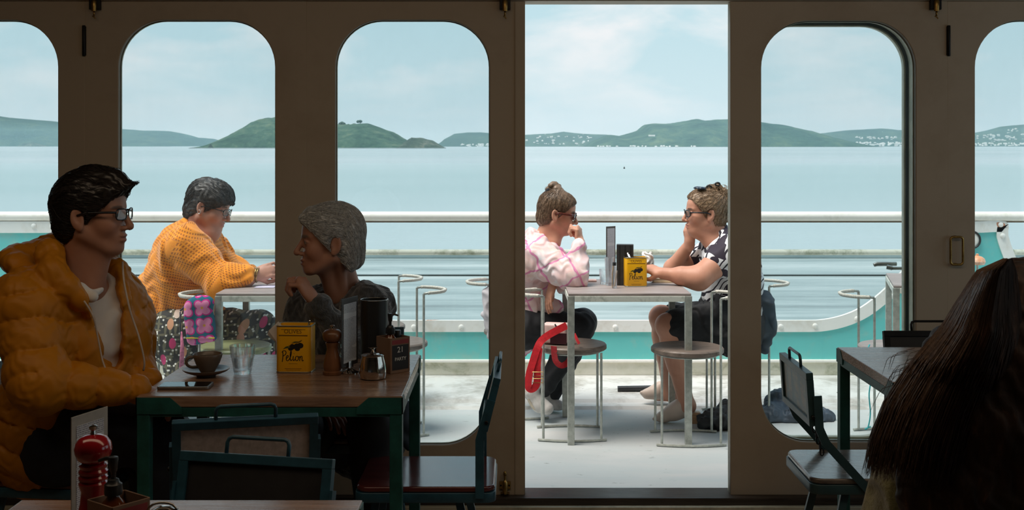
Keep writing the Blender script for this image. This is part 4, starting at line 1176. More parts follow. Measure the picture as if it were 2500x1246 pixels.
def menumat(name, inkc=(0.16, 0.18, 0.25), base=(0.62, 0.66, 0.72), rows=70.0, edge=True):
    """a printed menu too small to read: broken lines of text"""
    s = NT(name)
    sep_ = s.n('ShaderNodeSeparateXYZ'); s.l(s.tc.outputs['Object'], sep_.inputs[0])
    row = s.math('MULTIPLY', sep_.outputs['Z'], 250.0)
    ln = s.math('GREATER_THAN', s.math('FRACT', row), 0.42)
    cell = s.n('ShaderNodeCombineXYZ'); s.l(s.math('MULTIPLY', sep_.outputs['X'], 420.0), cell.inputs[0]); s.l(s.math('FLOOR', row), cell.inputs[1])
    n = s.noise(cell.outputs[0], 1.0, 1, 0.5); wd = s.math('GREATER_THAN', n, 0.46)
    blk = s.math('GREATER_THAN', s.noise(s.coord((4, 1, 26)), 1.0, 1, 0.5), 0.42)
    f = s.math('MULTIPLY', s.math('MULTIPLY', ln, wd), blk)
    s.set(col=s.mix(s.math('MULTIPLY', f, 0.8), base, inkc), rough=0.25); return s.m
M_menu = menumat('menu_print')
M_menu_dark = simple('dark_menu_border', (0.035, 0.03, 0.03), 0.4)
def menu(label, a, b, z0, z1, base_y=0.0, foot=True, border=M_menu_dark, printm=M_menu, bw=0.012, inset=(0, 0)):
    """a clear holder from point a to b (plan) with its print on the side facing the room"""
    A, Bv = Vector((*a, 0)), Vector((*b, 0)); c = (A + Bv) / 2; w = (Bv - A).length; rot = math.atan2(Bv.y - A.y, Bv.x - A.x)
    t = thing('menu_stand', label, 'menu', (c.x, c.y, TZ), rot)
    z0 -= TZ; z1 -= TZ
    MB().box((0, 0.001, (z0 + z1) / 2), (w, 0.002, z1 - z0), bev=0.0005, seg=1).build('menu_card', border, t)
    for yy in (-0.0006, 0.0026):
        MB().box((0, 0, 0), (w - 2 * bw, 0.0006, z1 - z0 - 2.6 * bw)).build('printed_sheet', printm, t).location = (0, yy, (z0 + z1) / 2 - bw * .2)
    if foot:
        MB().lathe([(0.030, 0), (0.030, .002), (0.020, .006), (0.010, .012), (0.006, .016), (0.0001, .017)], 32, cap=False).build('stand_base', M_chrome, t, 'auto')
        m = MB().box((0, -0.004, z0 + .005), (0.030, 0.0015, 0.022), bev=0.0005); m.box((0, 0.006, z0 + .005), (0.030, 0.0015, 0.022), bev=0.0005); m.box((0, 0.001, z0 - .004), (0.03, 0.011, 0.002)); m.build('clip', M_chrome, t)
    return t
menu('tall narrow printed menu in a steel-footed stand, seen edge-on beside the indoor mill', (-0.540, 3.765), (-0.502, 3.868), TZ + 0.022, 0.992)
cyl = thing('black_canister', 'tall black cylinder behind the menu on the laden table', 'canister', (-0.455, 3.925, TZ))
M_satin = simple('satin_black', (0.018, 0.020, 0.021), 0.38, 0, .1)
MB().lathe([(0.042, 0), (0.044, .002), (0.0455, .220), (0.0455, .2215), (0.0435, .2215), (0.042, .01), (0.001, .008)], 48).build('canister_wall', M_satin, cyl, 'auto')
MB().tube([(0.0447 * math.cos(a), 0.0447 * math.sin(a), .2215) for a in [2 * PI * k / 48 for k in range(48)]], 0.0012, 6, closed=True).build('rim', M_chrome, cyl, True)
pot = thing('sugar_pot', 'round polished steel sugar pot with a lid at the table corner', 'pot', (-0.436, 3.722, TZ))
MB().lathe([(0.036, 0), (0.0405, .003), (0.0425, .012), (0.0425, .030), (0.040, .048), (0.0365, .062), (0.035, .068), (0.0345, .072)], 48).build('pot_body', M_chrome, pot, 'auto')
MB().lathe([(0.036, .0722), (0.0365, .074), (0.030, .078), (0.012, .081), (0.006, .083), (0.004, .088), (0.007, .093), (0.014, .097), (0.0145, .0985), (0.001, .0985)], 40).build('pot_lid', M_chrome, pot, 'auto')
MB().box((0.02, 0.028, .076), (0.012, 0.01, .004), bev=0.001).build('lid_hinge', M_chrome, pot)

M_kraft = simple('brown_card', (0.22, 0.13, 0.08), 0.7, 0, .1)
M_redprint = paint('red_brown_print', (0.27, 0.07, 0.035), (0.42, 0.22, 0.10), 0.6, 0.5, 60)
M_amber = NT('amber_glass').set(col=(0.30, 0.07, 0.01), rough=0.05, trans=0.6, ior=1.5).m
def sauce_box(label, x, y, z, rot, s=0.076, h=0.113, flip=1, blabel='', glabel='', words=True):
    t = thing('sauce_box', label, 'box', (x, y, z), R(rot)); q = s / 2
    m = MB()
    for cx, cy, dx_, dy_ in ((0, -q, s, .0025), (0, q, s, .0025), (-q, 0, .0025, s), (q, 0, .0025, s)): m.box((cx, cy, h / 2), (dx_, dy_, h), bev=.0006, seg=1)
    m.box((0, 0, .002), (s, s, .003)); m.build('box_wall', M_kraft, t)
    yf = -q - .0016
    m = MB().box((-0, yf, h * .44), (s * .86, .0004, h * .70)); m.build('black_label', M_ink, t)
    MB().box((0, yf, h * .88), (s * .86, .0004, h * .12)).build('red_band', simple('dull_red_print', (0.28, 0.03, 0.03), .5), t)
    MB().box((q + .0016, 0, h * .48), (.0004, s * .86, h * .88)).build('picture_label', M_redprint, t)
    if words:
        for tx, sz, zz in (('21', .026, .066), ('PARTY', .015, .040)):
            me = textmesh(tx, sz, .0002, 0, 'CENTER', .0002); me.transform(Matrix.Translation((0, yf - .0006, zz))); link('lettering', me, M_inkwhite, t)
        for tx, sz, zz in (('PARTY', .011, .088), ('BURST', .012, .045), ('SMITH', .011, .020)):
            me = textmesh(tx, sz, .0002, 0, 'CENTER', .0002); me.transform(Matrix.Rotation(R(90), 4, 'Z')); me.transform(Matrix.Translation((q + .0022, 0, zz))); link('lettering', me, M_inkwhite, t)
        MB().lathe([(0.0001, 0), (.009, 0), (.009, .0004), (.0001, .0004)], 16, (q + .0018, 0, h * .60), Matrix.Rotation(R(90), 3, 'Y') , cap=False).build('round_print', M_ink, t)
    c, si = math.cos(R(rot)), math.sin(R(rot))
    def bottle(lb, ox, oy, top, flip, big=True):
        b = thing('pump_bottle', lb, 'bottle', (x + ox * c - oy * si, y + ox * si + oy * c, z + .0045), 0)
        r = .021 if big else .012; sh = top - .070
        MB().lathe([(r, 0), (r + .001, .003), (r + .001, sh - .022), (r * .9, sh - .010), (r * .5, sh), (r * .48, sh + .006), (.001, sh + .006)], 28).build('bottle_glass', M_amber, b, 'auto')
        MB().lathe([(.0150, sh + .004), (.0155, sh + .006), (.0150, sh + .022), (.0110, sh + .025), (.0095, sh + .030), (.006, sh + .032)], 24).build('collar', M_satin, b, 'auto')
        m = MB().lathe([(.0045, sh + .030), (.0045, sh + .042), (.0065, sh + .045), (.0085, sh + .066), (.0080, sh + .069), (.003, sh + .070)], 18)
        m.tube([(0, 0, sh + .066), (flip * .013, 0, sh + .0665), (flip * .026, 0, sh + .062)], [.0042, .0036, .0028], 8); m.build('pump', M_satin, b, 'auto')
    bottle(blabel, -.008, .004, h + .070, flip)
    return t
sauce_box('card box of printed panels reading 21, beside the steel pot', -0.385, 3.845, TZ, 42, blabel='amber pump bottle with black pump in the card box indoors, beside the steel pot', flip=1)
b2 = thing('sauce_bottle', 'short dark bottle in the card box, behind the pump bottle', 'bottle', (-0.372, 3.868, TZ + .005))
MB().lathe([(.010, 0), (.0105, .003), (.0105, .085), (.008, .095), (.001, .095)], 20).build('bottle_glass', M_amber, b2, 'auto')
MB().lathe([(.010, .0955), (.0105, .098), (.0105, .122), (.009, .124)], 20).build('cap', M_satin, b2, 'auto')

ph = thing('mobile_phone', 'dark phone lying face up at the left edge of the table', 'phone', (-0.985, 3.585, TZ), R(2))
me = curve2d([rrect(-0.076, -0.038, 0.076, 0.038, 0.010, 6)], 0.009, 0.0018); me.transform(Matrix.Rotation(R(-90), 4, 'X')); me.transform(Matrix.Translation((0, 0, 0.0046))); link('phone_body', me, simple('grey_phone_case', (0.22, 0.2, 0.18), .35, .7), ph)
me = curve2d([rrect(-0.072, -0.034, 0.072, 0.034, 0.008, 6)], 0.0006); me.transform(Matrix.Rotation(R(-90), 4, 'X')); me.transform(Matrix.Translation((0, 0, 0.0094))); link('screen', me, simple('black_screen', (0.006, 0.006, 0.008), .04), ph)

# ------------------------------------------------------------------ things on the nearest table
menu('pale framed menu sheet standing behind the red pepper mill', (-0.838, 2.26), (-0.803, 2.36), TZ, 0.962, foot=False, border=simple('grey_menu_border', (0.34, 0.33, 0.30), .5), printm=M_menu, bw=0.013)
mill('pepper_mill', 'big glossy red pepper mill on the nearest table', -0.765, 2.17, TZ, 0.219, 0.0325, simple('glossy_red_lacquer', (0.30, 0.006, 0.012), 0.16, 0, .1, spec=.6, coat=.6), True)
sauce_box('plain brown card box on the nearest table, at the foot of the frame', -0.687, 2.075, TZ, 52, s=0.074, blabel='dark pump bottle in the nearest card box, its spout to the left', flip=-1, words=False)
jar = thing('glass_jar', 'small glass jar with steel lid at the very front of the nearest table', 'jar', (-0.596, 2.035, TZ))
MB().lathe([(.022, 0), (.026, .003), (.027, .08), (.022, .09), (.020, .092), (.024, .08), (.024, .006), (.001, .005)], 28).build('jar_glass', M_glass, jar, 'auto')
MB().lathe([(.021, .0925), (.024, .094), (.024, .104), (.012, .110), (.006, .112), (.001, .112)], 28).build('jar_lid', M_chrome, jar, 'auto')
MB().tube(smooth_path([(-.024, 0, .07), (-.03, 0, .10), (-.015, 0, .116), (.015, 0, .114), (.028, 0, .09)], 4), .0022, 6).build('wire_clip', M_chrome, jar, True)
# ------------------------------------------------------------------ outdoor furniture
M_galv = simple('galvanised_steel', (0.46, 0.48, 0.44), 0.45, 0.5, 0.25, 35, 0.08)
M_galvw = paint('worn_whitish_steel', (0.66, 0.68, 0.62), (0.20, 0.24, 0.20), 0.7, 0.5, 14)
M_grey = wood('weathered_grey_wood', (0.20, 0.16, 0.15), (0.42, 0.36, 0.34), 0.5, 4.0, (1.2, 12, 12))
M_stool = wood('dark_weathered_wood', (0.10, 0.075, 0.06), (0.24, 0.185, 0.15), 0.5, 5.0, (1.5, 10, 10))
M_olive = wood('olive_painted_wood', (0.20, 0.22, 0.10), (0.33, 0.36, 0.19), 0.4, 5.0)
M_rope = simple('white_rope', (0.62, 0.60, 0.54), 0.8, 0, 0.25, 120, 0.5)
def deck_table(label, x0, x1, y0, y1, rot=0, T=0.75):
    t = thing('terrace_table', label, 'table', ((x0 + x1) / 2, (y0 + y1) / 2, 0), R(rot))
    a, b = (x1 - x0) / 2, (y1 - y0) / 2
    n = 5
    for k in range(n):
        w = (2 * b - 0.008) / n
        MB().box((0, -b + .004 + w * (k + .5), T - .006), (2 * a - .008, w - .0016, .012), bev=.0012, seg=1).build('top_board', M_grey, t)
    L = 0.034
    for sx in (-1, 1):
        for sy in (-1, 1): MB().box((sx * (a - L / 2), sy * (b - L / 2), (T - .013) / 2), (L, L, T - .013), bev=.003).build('leg', M_galv, t)
    for sy in (-1, 1): MB().box((0, sy * (b - .014), T - .0275), (2 * a - 2 * L, .028, .028), bev=.002).build('apron_rail', M_galvw, t)
    for sx in (-1, 1): MB().box((sx * (a - .014), 0, T - .0275), (.028, 2 * b - 2 * L, .028), bev=.002).build('apron_rail', M_galvw, t)
    return t
def px_x(px, Y): return (px - 1250) / F * Y
TY0, TY1 = 5.86, 6.50
deck_table('weathered grey table on the deck between the two talking people', px_x(1386, TY0), px_x(1690, TY0), TY0, TY1)
deck_table('weathered table on the deck in front of the person in orange', px_x(524, TY0), px_x(832, TY0), TY0, TY1)
deck_table('table standing askew beyond the right window, beside the rising bulwark', px_x(2140, 6.7), px_x(2140, 6.7) + .6, 6.12, 6.75, -14)
def hoop_chair(label, x, y, rot, wood_m=M_stool, hs=0.47, hoop=True, r=0.182, loc_group='round-seated steel chairs on the deck'):
    """round wooden seat; the hoop back stands on the -x side before turning"""
    t = thing('round_seat_chair', label, 'chair', (x, y, 0), R(rot), loc_group)
    MB().lathe([(r - .008, hs - .030), (r, hs - .024), (r, hs - .008), (r - .006, hs - .001), (r - .02, hs), (.03, hs - .003), (.029, hs - .001), (.001, hs - .001)], 48).build('seat', wood_m, t, 'auto')
    q = 0.145; tr_ = .0065
    top = hs + 0.255
    for sy in (-1, 1):
        for sx in (-1, 1):
            back = sx < 0 and hoop
            MB().tube([(sx * q, sy * q * .93, .014), (sx * q, sy * q * .93, top if back else hs - .028)], tr_, 10).build('leg', M_galv, t, 'auto')
        arcp = [(q * 1.18 * (2 * k / 10 - 1), sy * (q * .93 + .030 * (1 - (2 * k / 10 - 1) ** 2)), .008) for k in range(11)]
        MB().tube(arcp, .0065, 8).build('runner', M_galv, t, 'auto')
    MB().tube([( (r - .03) * math.cos(a), (r - .03) * math.sin(a), hs - .036) for a in [2 * PI * k / 28 for k in range(28)]], .005, 6, closed=True).build('seat_ring', M_galv, t, 'auto')
    if hoop:
        hp = [(-q, -q * .93, top)] + [(-q - .13 * math.sin(R(180 * k / 14)), -q * .93 * math.cos(R(180 * k / 14)) , top + .004) for k in range(1, 14)] + [(-q, q * .93, top)]
        MB().tube(hp, tr_, 10).build('hoop', M_galv, t, True)
        # rope wound round the hoop
        sm = smooth_path(hp, 4); i0, i1 = 3, len(sm) - 4; rp = []
        for i in range(i0, i1):
            for k in range(3):
                p = sm[i].lerp(sm[i + 1], k / 3); tt = (sm[i + 1] - sm[i]).normalized(); u = tt.cross(Vector((0, 0, 1))).normalized(); a = (i * 3 + k) * 2.1
                rp.append(p + (u * math.cos(a) + Vector((0, 0, 1)) * math.sin(a)) * .0062)
        m = MB().tube(sm[i0:i1], .0085, 8); m.tube(rp, .0055, 5); m.build('rope_binding', M_rope, t, True)
    return t
hoop_chair('round dark stool-chair in front of the person in pink, handbag on it', px_x(1394, 6.08), 6.08, 0)
hoop_chair('round dark stool-chair in front of the bare-legged person', px_x(1678, 5.98), 5.98, 180)
hoop_chair('chair the person in pink sits on, its hoop behind the pillar', px_x(1262, 6.56), 6.56, 0)
hoop_chair('chair the bare-legged person sits on, mostly behind the pillar', px_x(1800, 6.50), 6.50, 180)
hoop_chair('chair the person in orange sits on', px_x(470, 6.50), 6.50, 0)
hoop_chair('olive painted round chair under the table, beside the crocheted bag', px_x(560, 5.90), 6.02, 0, M_olive)
hoop_chair('empty rope-backed chair seen past the black canister, turned away', px_x(958, 6.15), 6.15, 192)
hoop_chair('second empty rope-backed chair, mostly hidden behind the grey-haired person', px_x(912, 6.75), 6.72, 185)
hoop_chair('rope-backed chair at the askew table, a turquoise cord tied to it', px_x(2185, 6.02), 6.02, 0, M_grey)
cord = MB().tube(smooth_path([W(2123, 842, 5.86), W(2120, 856, 5.84), W(2131, 900, 5.84), W(2122, 960, 5.84), W(2125, 1010, 5.84), W(2119, 1044, 5.84), W(2112, 1048, 5.84), W(2126, 1042, 5.84)], 5), .0035, 6)
tag(cord.build('turquoise_cord', simple('turquoise_cord', (0.04, 0.42, 0.45), .7), smooth=True), 'turquoise cord hanging from the chair leg to the deck', 'cord')

# ------------------------------------------------------------------ things on the deck table
OZ = 0.7507
def OT(px, py): 
    Y = (H - OZ) * F / (py - Y0); return px_x(px, Y), Y
x, y = OT(1553, 701); olive_tin('bright yellow olive tin on the deck table between two people', x, y + .045, OZ, 3)
for k in range(2):
    Mx = Matrix.Translation((x + .005 + .02 * k, y + .05, OZ + .02)) @ Matrix.Rotation(R(-16 - 6 * k), 4, 'Y')
    o = MB().tube([Mx @ Vector((0, 0, 0)), Mx @ Vector((0, 0, .158 - k * .004))], 1.0, 8, ell=(.004, .0012, (1, 0, 0))).build('teaspoon', M_chrome, smooth=True)
    tag(o, ['taller steel spoon handle leaning out of the yellow tin outside', 'shorter steel spoon handle in the yellow tin outside'][k], 'spoon')
mb = thing('menu_box', 'black card box of menus standing behind the yellow tin outside', 'box', (px_x(1526, 6.22), 6.22, OZ), R(-6))
M_blackcard = simple('black_card', (0.03, 0.028, 0.027), .55, 0, .3, 40)
hb_ = (356 + (H - OZ) * F / 6.22 - 597) / F * 6.22
MB().box((0, 0, hb_ / 2), (.088, .055, hb_), bev=.002).build('box_body', M_blackcard, mb)
for k in range(3): MB().box((-.028 + k * .028, -.0285, hb_ * .5), (.0015, .002, hb_ * .96)).build('card_edge', M_ink, mb)
m_ = menu('narrow dark-framed menu standing on the deck table by the railing', (px_x(1480, 6.30), 6.30), (px_x(1503, 6.34), 6.345), OZ, OZ + .30, foot=True, border=simple('grey_frame', (0.11, 0.10, 0.09), .5), printm=menumat('pale_menu_print', (.45, .45, .52), (.80, .80, .84)), bw=.007)
x, y = OT(1478, 694); tumbler('water_glass', 'short tumbler of water on the deck table', x, y, OZ, .028, .034, .078, .5)
gl = thing('tall_glass', 'tall empty clear glass behind the short tumbler outside', 'glass', (px_x(1489, 6.20), 6.20, OZ))
MB().lathe([(.018, 0), (.020, .003), (.028, .145), (.0275, .146), (.0265, .144), (.018, .01), (.001, .008)], 32).build('glass_wall', M_glass, gl, 'auto')
sh = thing('straw_jar', 'small bottle with a straw and napkin edge beside the black box outside', 'bottle', (px_x(1500, 6.08), 6.08, OZ))
MB().lathe([(.012, 0), (.014, .003), (.014, .075), (.009, .10), (.009, .115), (.001, .115)], 20).build('bottle_glass', M_glass, sh, 'auto')
MB().lathe([(.0095, .1155), (.0095, .132), (.002, .134)], 16).build('cap', M_satin, sh)
MB().tube([(0, 0, .01), (.012, 0, .09)], .004, 6).build('straw', simple('cream_straw', (.7, .6, .5), .6), sh)
x, y = OT(1573, 682); ng = thing('napkin_glass', 'clear glass stuffed with white napkins behind the yellow tin', 'glass', (x, 6.33, OZ))
MB().lathe([(.026, 0), (.030, .003), (.036, .120), (.0345, .120), (.027, .01), (.001, .008)], 32).build('glass_wall', M_glass, ng, 'auto')
B_ = Body(); B_.ell((x, 6.33, OZ + .10), (.030, .030, .052), k=.01); B_.ell((x + .012, 6.325, OZ + .14), (.016, .02, .022), k=.01); B_.ell((x - .016, 6.34, OZ + .145), (.012, .02, .02), k=.01)
B_.disp(folds(.004, 180, (1, .3, .2), 1.0)); skin_obj('napkins', B_, .004, M_paper, ng)
# notebook
x, y = OT(1622, 690)
nb = thing('notebook', 'closed tan notebook lying on the deck table by the elbow', 'notebook', (x + .005, y + .045, OZ), R(-2))
MB().box((0, 0, .0015), (.155, .11, .003), bev=.001).build('cover', simple('tan_cover', (.50, .38, .22), .6), nb)
MB().box((0, 0, .011), (.150, .105, .016), bev=.002).build('pages', simple('cream_pages', (.78, .66, .46), .7), nb)
MB().box((0, 0, .0205), (.155, .11, .003), bev=.001).build('cover', simple('pale_cover', (.72, .60, .42), .6), nb)
x, y = OT(1428, 688)
o = MB().box((x, y + .02, OZ + .005), (.125, .065, .009), bev=.003).build('pink_phone', simple('pink_phone_case', (.72, .48, .42), .4)); tag(o, 'flat pink phone lying at the left edge of the deck table', 'phone')
# left deck table: papers
pp = MB().box((px_x(655, 6.2), 6.15, OZ + .001), (.10, .13, .0015)).build('paper_sheet', simple('pale_lilac_paper', (.62, .58, .72), .6)); tag(pp, 'pale sheet of paper under the hands of the person in orange', 'paper')

# ------------------------------------------------------------------ loose things on the deck
bp = MB().tube([W(1508, 950, 6.95), W(1618, 948, 6.95)], 1.0, 12, ell=(.017, .017, (0, 0, 1)))
for px in (1512, 1614): bp.box(W(px, 957, 6.95), (.02, .03, .03), bev=.003)
tag(bp.build('black_foot_bar', simple('black_tube', (.025, .027, .03), .35), smooth='auto'), 'short black tube lying along the foot of the bulwark', 'bar')
M_navy = simple('dark_navy_cloth', (0.012, 0.018, 0.028), .7, 0, .4, 30, .1)
def quiltcloth(name, c):
    return simple(name, c, .55, 0, .3, 18, .15)
def heap(name, label, blobs, mat, cat='jacket', h=.006, step=.06):
    B = Body(); c = Vector((0, 0, 0))
    for (px, py, Y), r in blobs: B.ell(W(px, py, Y), r, k=.03)
    B.disp(folds(.006, 55, (1, .2, .5), 1.1)); B.disp(folds(.0035, 120, (.3, 1, -.6), 1.3, 2.0)); B.disp(folds(.0045, 34, (.1, .1, 1), .9, 5.0, .5))
    t = thing(name, label, cat, (W(*blobs[0][0]).x, blobs[0][0][2], 0))
    B.plane((0, 0, .0015), (0, 0, -1)); skin_obj('cloth', B, h, mat, t); return t
heap('puffer_jacket', 'slate blue quilted jacket lying in a heap on the deck', [((1935, 1018, 6.42), (.15, .10, .055)), ((1915, 985, 6.5), (.10, .08, .085)), ((1962, 985, 6.5), (.055, .07, .07)), ((1995, 1015, 6.4), (.085, .06, .045)), ((1880, 1010, 6.4), (.07, .08, .06)), ((2024, 1022, 6.4), (.03, .035, .02))], quiltcloth('slate_nylon', (.055, .075, .105)))
heap('black_bag', 'black cloth bag slumped on the deck behind the pillar', [((1762, 1030, 6.22), (.10, .09, .055)), ((1740, 1025, 6.22), (.07, .07, .05)), ((1785, 1010, 6.3), (.08, .08, .08)), ((1723, 1032, 6.2), (.035, .05, .03))], simple('black_cloth', (.014, .014, .016), .6, 0, .3, 30), 'bag')
# coat hanging from a chair hoop
B = Body()
B.chain([W(1850, 728, 6.35), W(1868, 730, 6.35), W(1886, 733, 6.35)], [.022, .022, .016], .03)
B.chain([W(1860, 735, 6.35), W(1868, 790, 6.35), W(1868, 850, 6.35)], [.05, .045, .028], .03, flat=((0, 1, 0), .7)); B.chain([W(1878, 738, 6.33), W(1884, 775, 6.33), W(1886, 812, 6.33)], [.024, .022, .016], .02)
B.disp(folds(.005, 75, (1, .2, .25), 1.0))
t = thing('hanging_coat', 'dark navy coat hanging over a chair back, left edge of right window', 'coat', (px_x(1868, 6.35), 6.35, .7)); skin_obj('cloth', B, .005, quiltcloth('navy_nylon', (.020, .035, .055)), t)
# pale cloth hanging left of the pillar
B = Body(); B.chain([W(1192, 712, 6.44), W(1188, 770, 6.44), W(1194, 828, 6.44)], [.030, .022, .010], .02, flat=((0, 1, 0), .7)); B.chain([W(1203, 712, 6.44), W(1200, 800, 6.44)], [.03, .02], .02)
B.disp(folds(.004, 90, (1, .1, .2), .8))
t = thing('hanging_shirt', 'pale shirt tail hanging over a chair back beside the pillar', 'shirt', (px_x(1192, 6.44), 6.44, .5)); skin_obj('cloth', B, .005, simple('pale_pink_white_cloth', (.72, .66, .70), .7, 0, .12, 40), t)
# life ring and orange float by the right edge
lr = thing('porthole_ring', 'round black ringed port with white rim on the bulwark at right', 'porthole', (bx(2372), BY - .005, bz(586)))
MB().tube([(.052 * math.cos(a), 0, .052 * math.sin(a)) for a in [2 * PI * k / 40 for k in range(40)]], .0065, 8, closed=True).build('ring', M_satin, lr, True)
MB().lathe([(.046, 0), (.046, .006), (.03, .010), (.001, .010)], 28, (0, 0.010, 0), Matrix.Rotation(R(90), 3, 'X')).build('disc', M_white, lr, 'auto')
fl = thing('orange_float', 'orange topped float just right of the brass door handle', 'float', (px_x(2386, 7.1), 7.1, H - (648 - Y0) / F * 7.1))
MB().lathe([(.001, 0), (.04, .004), (.048, .022), (.042, .040), (.026, .052), (.012, .056), (.008, .060), (.010, .066), (.001, .070)], 28).build('float_body', paint('orange_white', (.75, .35, .18), (.85, .80, .74), .8, .4, 12), fl, 'auto')
MB().tube([(0, 0, -.30), (0, 0, .004)], .008, 8).build('post', M_galv, fl)
MB().tube([(0, 0, -.02 - fl.location.z + .03), (0, 0, -.30)], .012, 8).build('post', M_galv, fl)
# pink handbag with red strap on the stool
hx, hy = px_x(1394, 6.08), 6.04; hz0 = .4725
hbg = thing('handbag', 'small pink and dark brown box handbag with a wide red strap', 'handbag', (hx, hy, hz0), R(-14))
c0 = px_x(1357, 6.0) - hx
MB().box((c0, 0, .052), (.125, .085, .100), bev=.012, seg=3).build('bag_body', simple('pale_pink_leather', (.80, .56, .52), .45), hbg, 'auto')
MB().box((c0 + .022, -.0435, .030), (.085, .004, .056), bev=.001).build('dark_pocket', simple('dark_brown_leather', (.045, .012, .018), .35), hbg)
MB().tube([(c0 + .012, -.046, .055), (c0 + .016, -.048, .085), (c0 + .004, -.043, .103)], .004, 6).build('dark_tab', M_satin, hbg)
M_gold = simple('gold_metal', (.75, .52, .2), .25, 1.0); M_red = simple('red_webbing', (.62, .012, .022), .6, 0, .2, 60)
for k in range(3): MB().tube([(c0 - .012 + k * .012 + .008 * math.cos(a), -.050, .062 + k * .006 + .006 * math.sin(a)) for a in [2 * PI * j / 12 for j in range(12)]], .0015, 6, closed=True).build('gold_ring', M_gold, hbg, True)
def strap(name, pts, w, th, mat, parent, up=(0, 0, 1)):
    ps = [Vector(p) for p in pts]; ps = smooth_path(ps, 5)
    if parent is not None:
        Mi = (Matrix.Translation(parent.location) @ parent.rotation_euler.to_matrix().to_4x4()).inverted(); ps = [Mi @ p for p in ps]
    return MB().bar(ps, w, th, up).build(name, mat, parent)
strap('red_strap', [W(1384, 795, 5.93), W(1362, 806, 5.93), W(1340, 818, 5.92), W(1322, 832, 5.91), W(1312, 850, 5.90), W(1302, 880, 5.90), W(1292, 915, 5.90), W(1290, 945, 5.90), W(1300, 950, 5.90), W(1311, 935, 5.90), W(1312, 890, 5.90), W(1316, 850, 5.90)], .036, .003, M_red, hbg, (0, 1, .0))
strap('red_strap', [W(1352, 846, 5.9), W(1356, 880, 5.95), W(1372, 893, 5.98), W(1390, 880, 6.0), W(1396, 846, 6.0)], .03, .003, M_red, hbg, (0, 1, 0))
strap('red_strap', [W(1402, 815, 5.95), W(1410, 832, 5.93), W(1414, 840, 5.92)], .014, .003, M_red, hbg, (0, 1, 0))
for py in (914, 930):
    Mi = (Matrix.Translation(hbg.location) @ hbg.rotation_euler.to_matrix().to_4x4()).inverted()
    rr = [Mi @ W(px_, py_, 5.885) for px_, py_ in ((1300, py - 5), (1326, py - 5), (1326, py + 5), (1300, py + 5))]
    MB().tube(rr, .0022, 6, closed=True).build('gold_buckle', M_gold, hbg)
# crocheted bag hanging by the person in orange
def crochet():
    s = NT('crocheted_flowers')
    sep_ = s.n('ShaderNodeSeparateXYZ'); s.l(s.tc.outputs['Object'], sep_.inputs[0])
    g = 1 / .088
    fx = s.math('SUBTRACT', s.math('FRACT', s.math('ADD', s.math('MULTIPLY', sep_.outputs['X'], g), s.math('MULTIPLY', sep_.outputs['Z'], 1.2))), .5)
    fz = s.math('SUBTRACT', s.math('FRACT', s.math('SUBTRACT', s.math('MULTIPLY', sep_.outputs['Z'], g), s.math('MULTIPLY', sep_.outputs['X'], 1.2))), .5)
    r2 = s.math('SQRT', s.math('ADD', s.math('MULTIPLY', fx, fx), s.math('MULTIPLY', fz, fz)))
    an = s.math('ARCTAN2', fz, fx)
    pet = s.math('ADD', .27, s.math('MULTIPLY', s.math('ABSOLUTE', s.math('SINE', s.math('MULTIPLY', an, 2.0))), .20))
    d = s.math('SUBTRACT', r2, pet)
    flower = s.ramp(d, [(0.0, (.86, .26, .50)), (0.001, (.62, .02, .25)), (.075, (.62, .02, .25)), (.08, (.01, .13, .20)), (1, (.01, .13, .20))])
    flower.node.color_ramp.interpolation = 'CONSTANT'
    # d below zero: petals, with a warm heart
    heart = s.math('LESS_THAN', r2, .075)
    inner = s.math('LESS_THAN', d, 0.0)
    c = s.mix(inner, flower, (.85, .27, .50)); c = s.mix(heart, c, (.85, .38, .08))
    n = s.noise(s.coord(), 240, 2, .6)
    s.set(col=s.mix(s.math('MULTIPLY', n, .35), c, (.9, .9, .9), 'MULTIPLY'), rough=.9); s.bump(n, .5, .003); return s.m
B = Body(); By = 5.83
B.box(W(488, 786, By), (.070, .035, .108), Matrix.Rotation(R(-7), 3, 'Y'), .03, .02); B.ell(W(492, 740, By), (.055, .03, .035), k=.03)
B.disp(folds(.003, 60, (.6, .2, .5), 1))
t = thing('crochet_bag', 'crocheted bag with pink flowers on blue hanging beside the chair', 'bag', (W(488, 860, By).x, By, W(488, 860, By).z)); skin_obj('bag_body', B, .005, crochet(), t)
pl = t.location
m = MB(); m.tube([Vector(p) - pl for p in smooth_path([W(440, 760, By - .02), W(462, 738, By), W(485, 720, By), W(500, 728, By)], 4)], .005, 6)
m.tube([Vector(p) - pl for p in (W(440, 762, By - .02), W(440, 800, By - .02), W(443, 860, By - .02))], .004, 6); m.build('bag_cord', simple('dark_cord', (.03, .03, .05), .7), t, True)
m = MB(); m.tube([Vector(p) - pl for p in (W(443, 810, By - .02), W(445, 850, By - .02), W(443, 905, By - .02))], [.004, .010, .012], 8); m.build('tassel', simple('pink_blue_tassel', (.65, .18, .30), .8, 0, .6, 60), t, True)
m = MB().box(W(489, 826, By - .034) - pl, (.14, .006, .006), bev=.001).build('trim_band', simple('yellow_wool', (.7, .62, .05), .9), t)
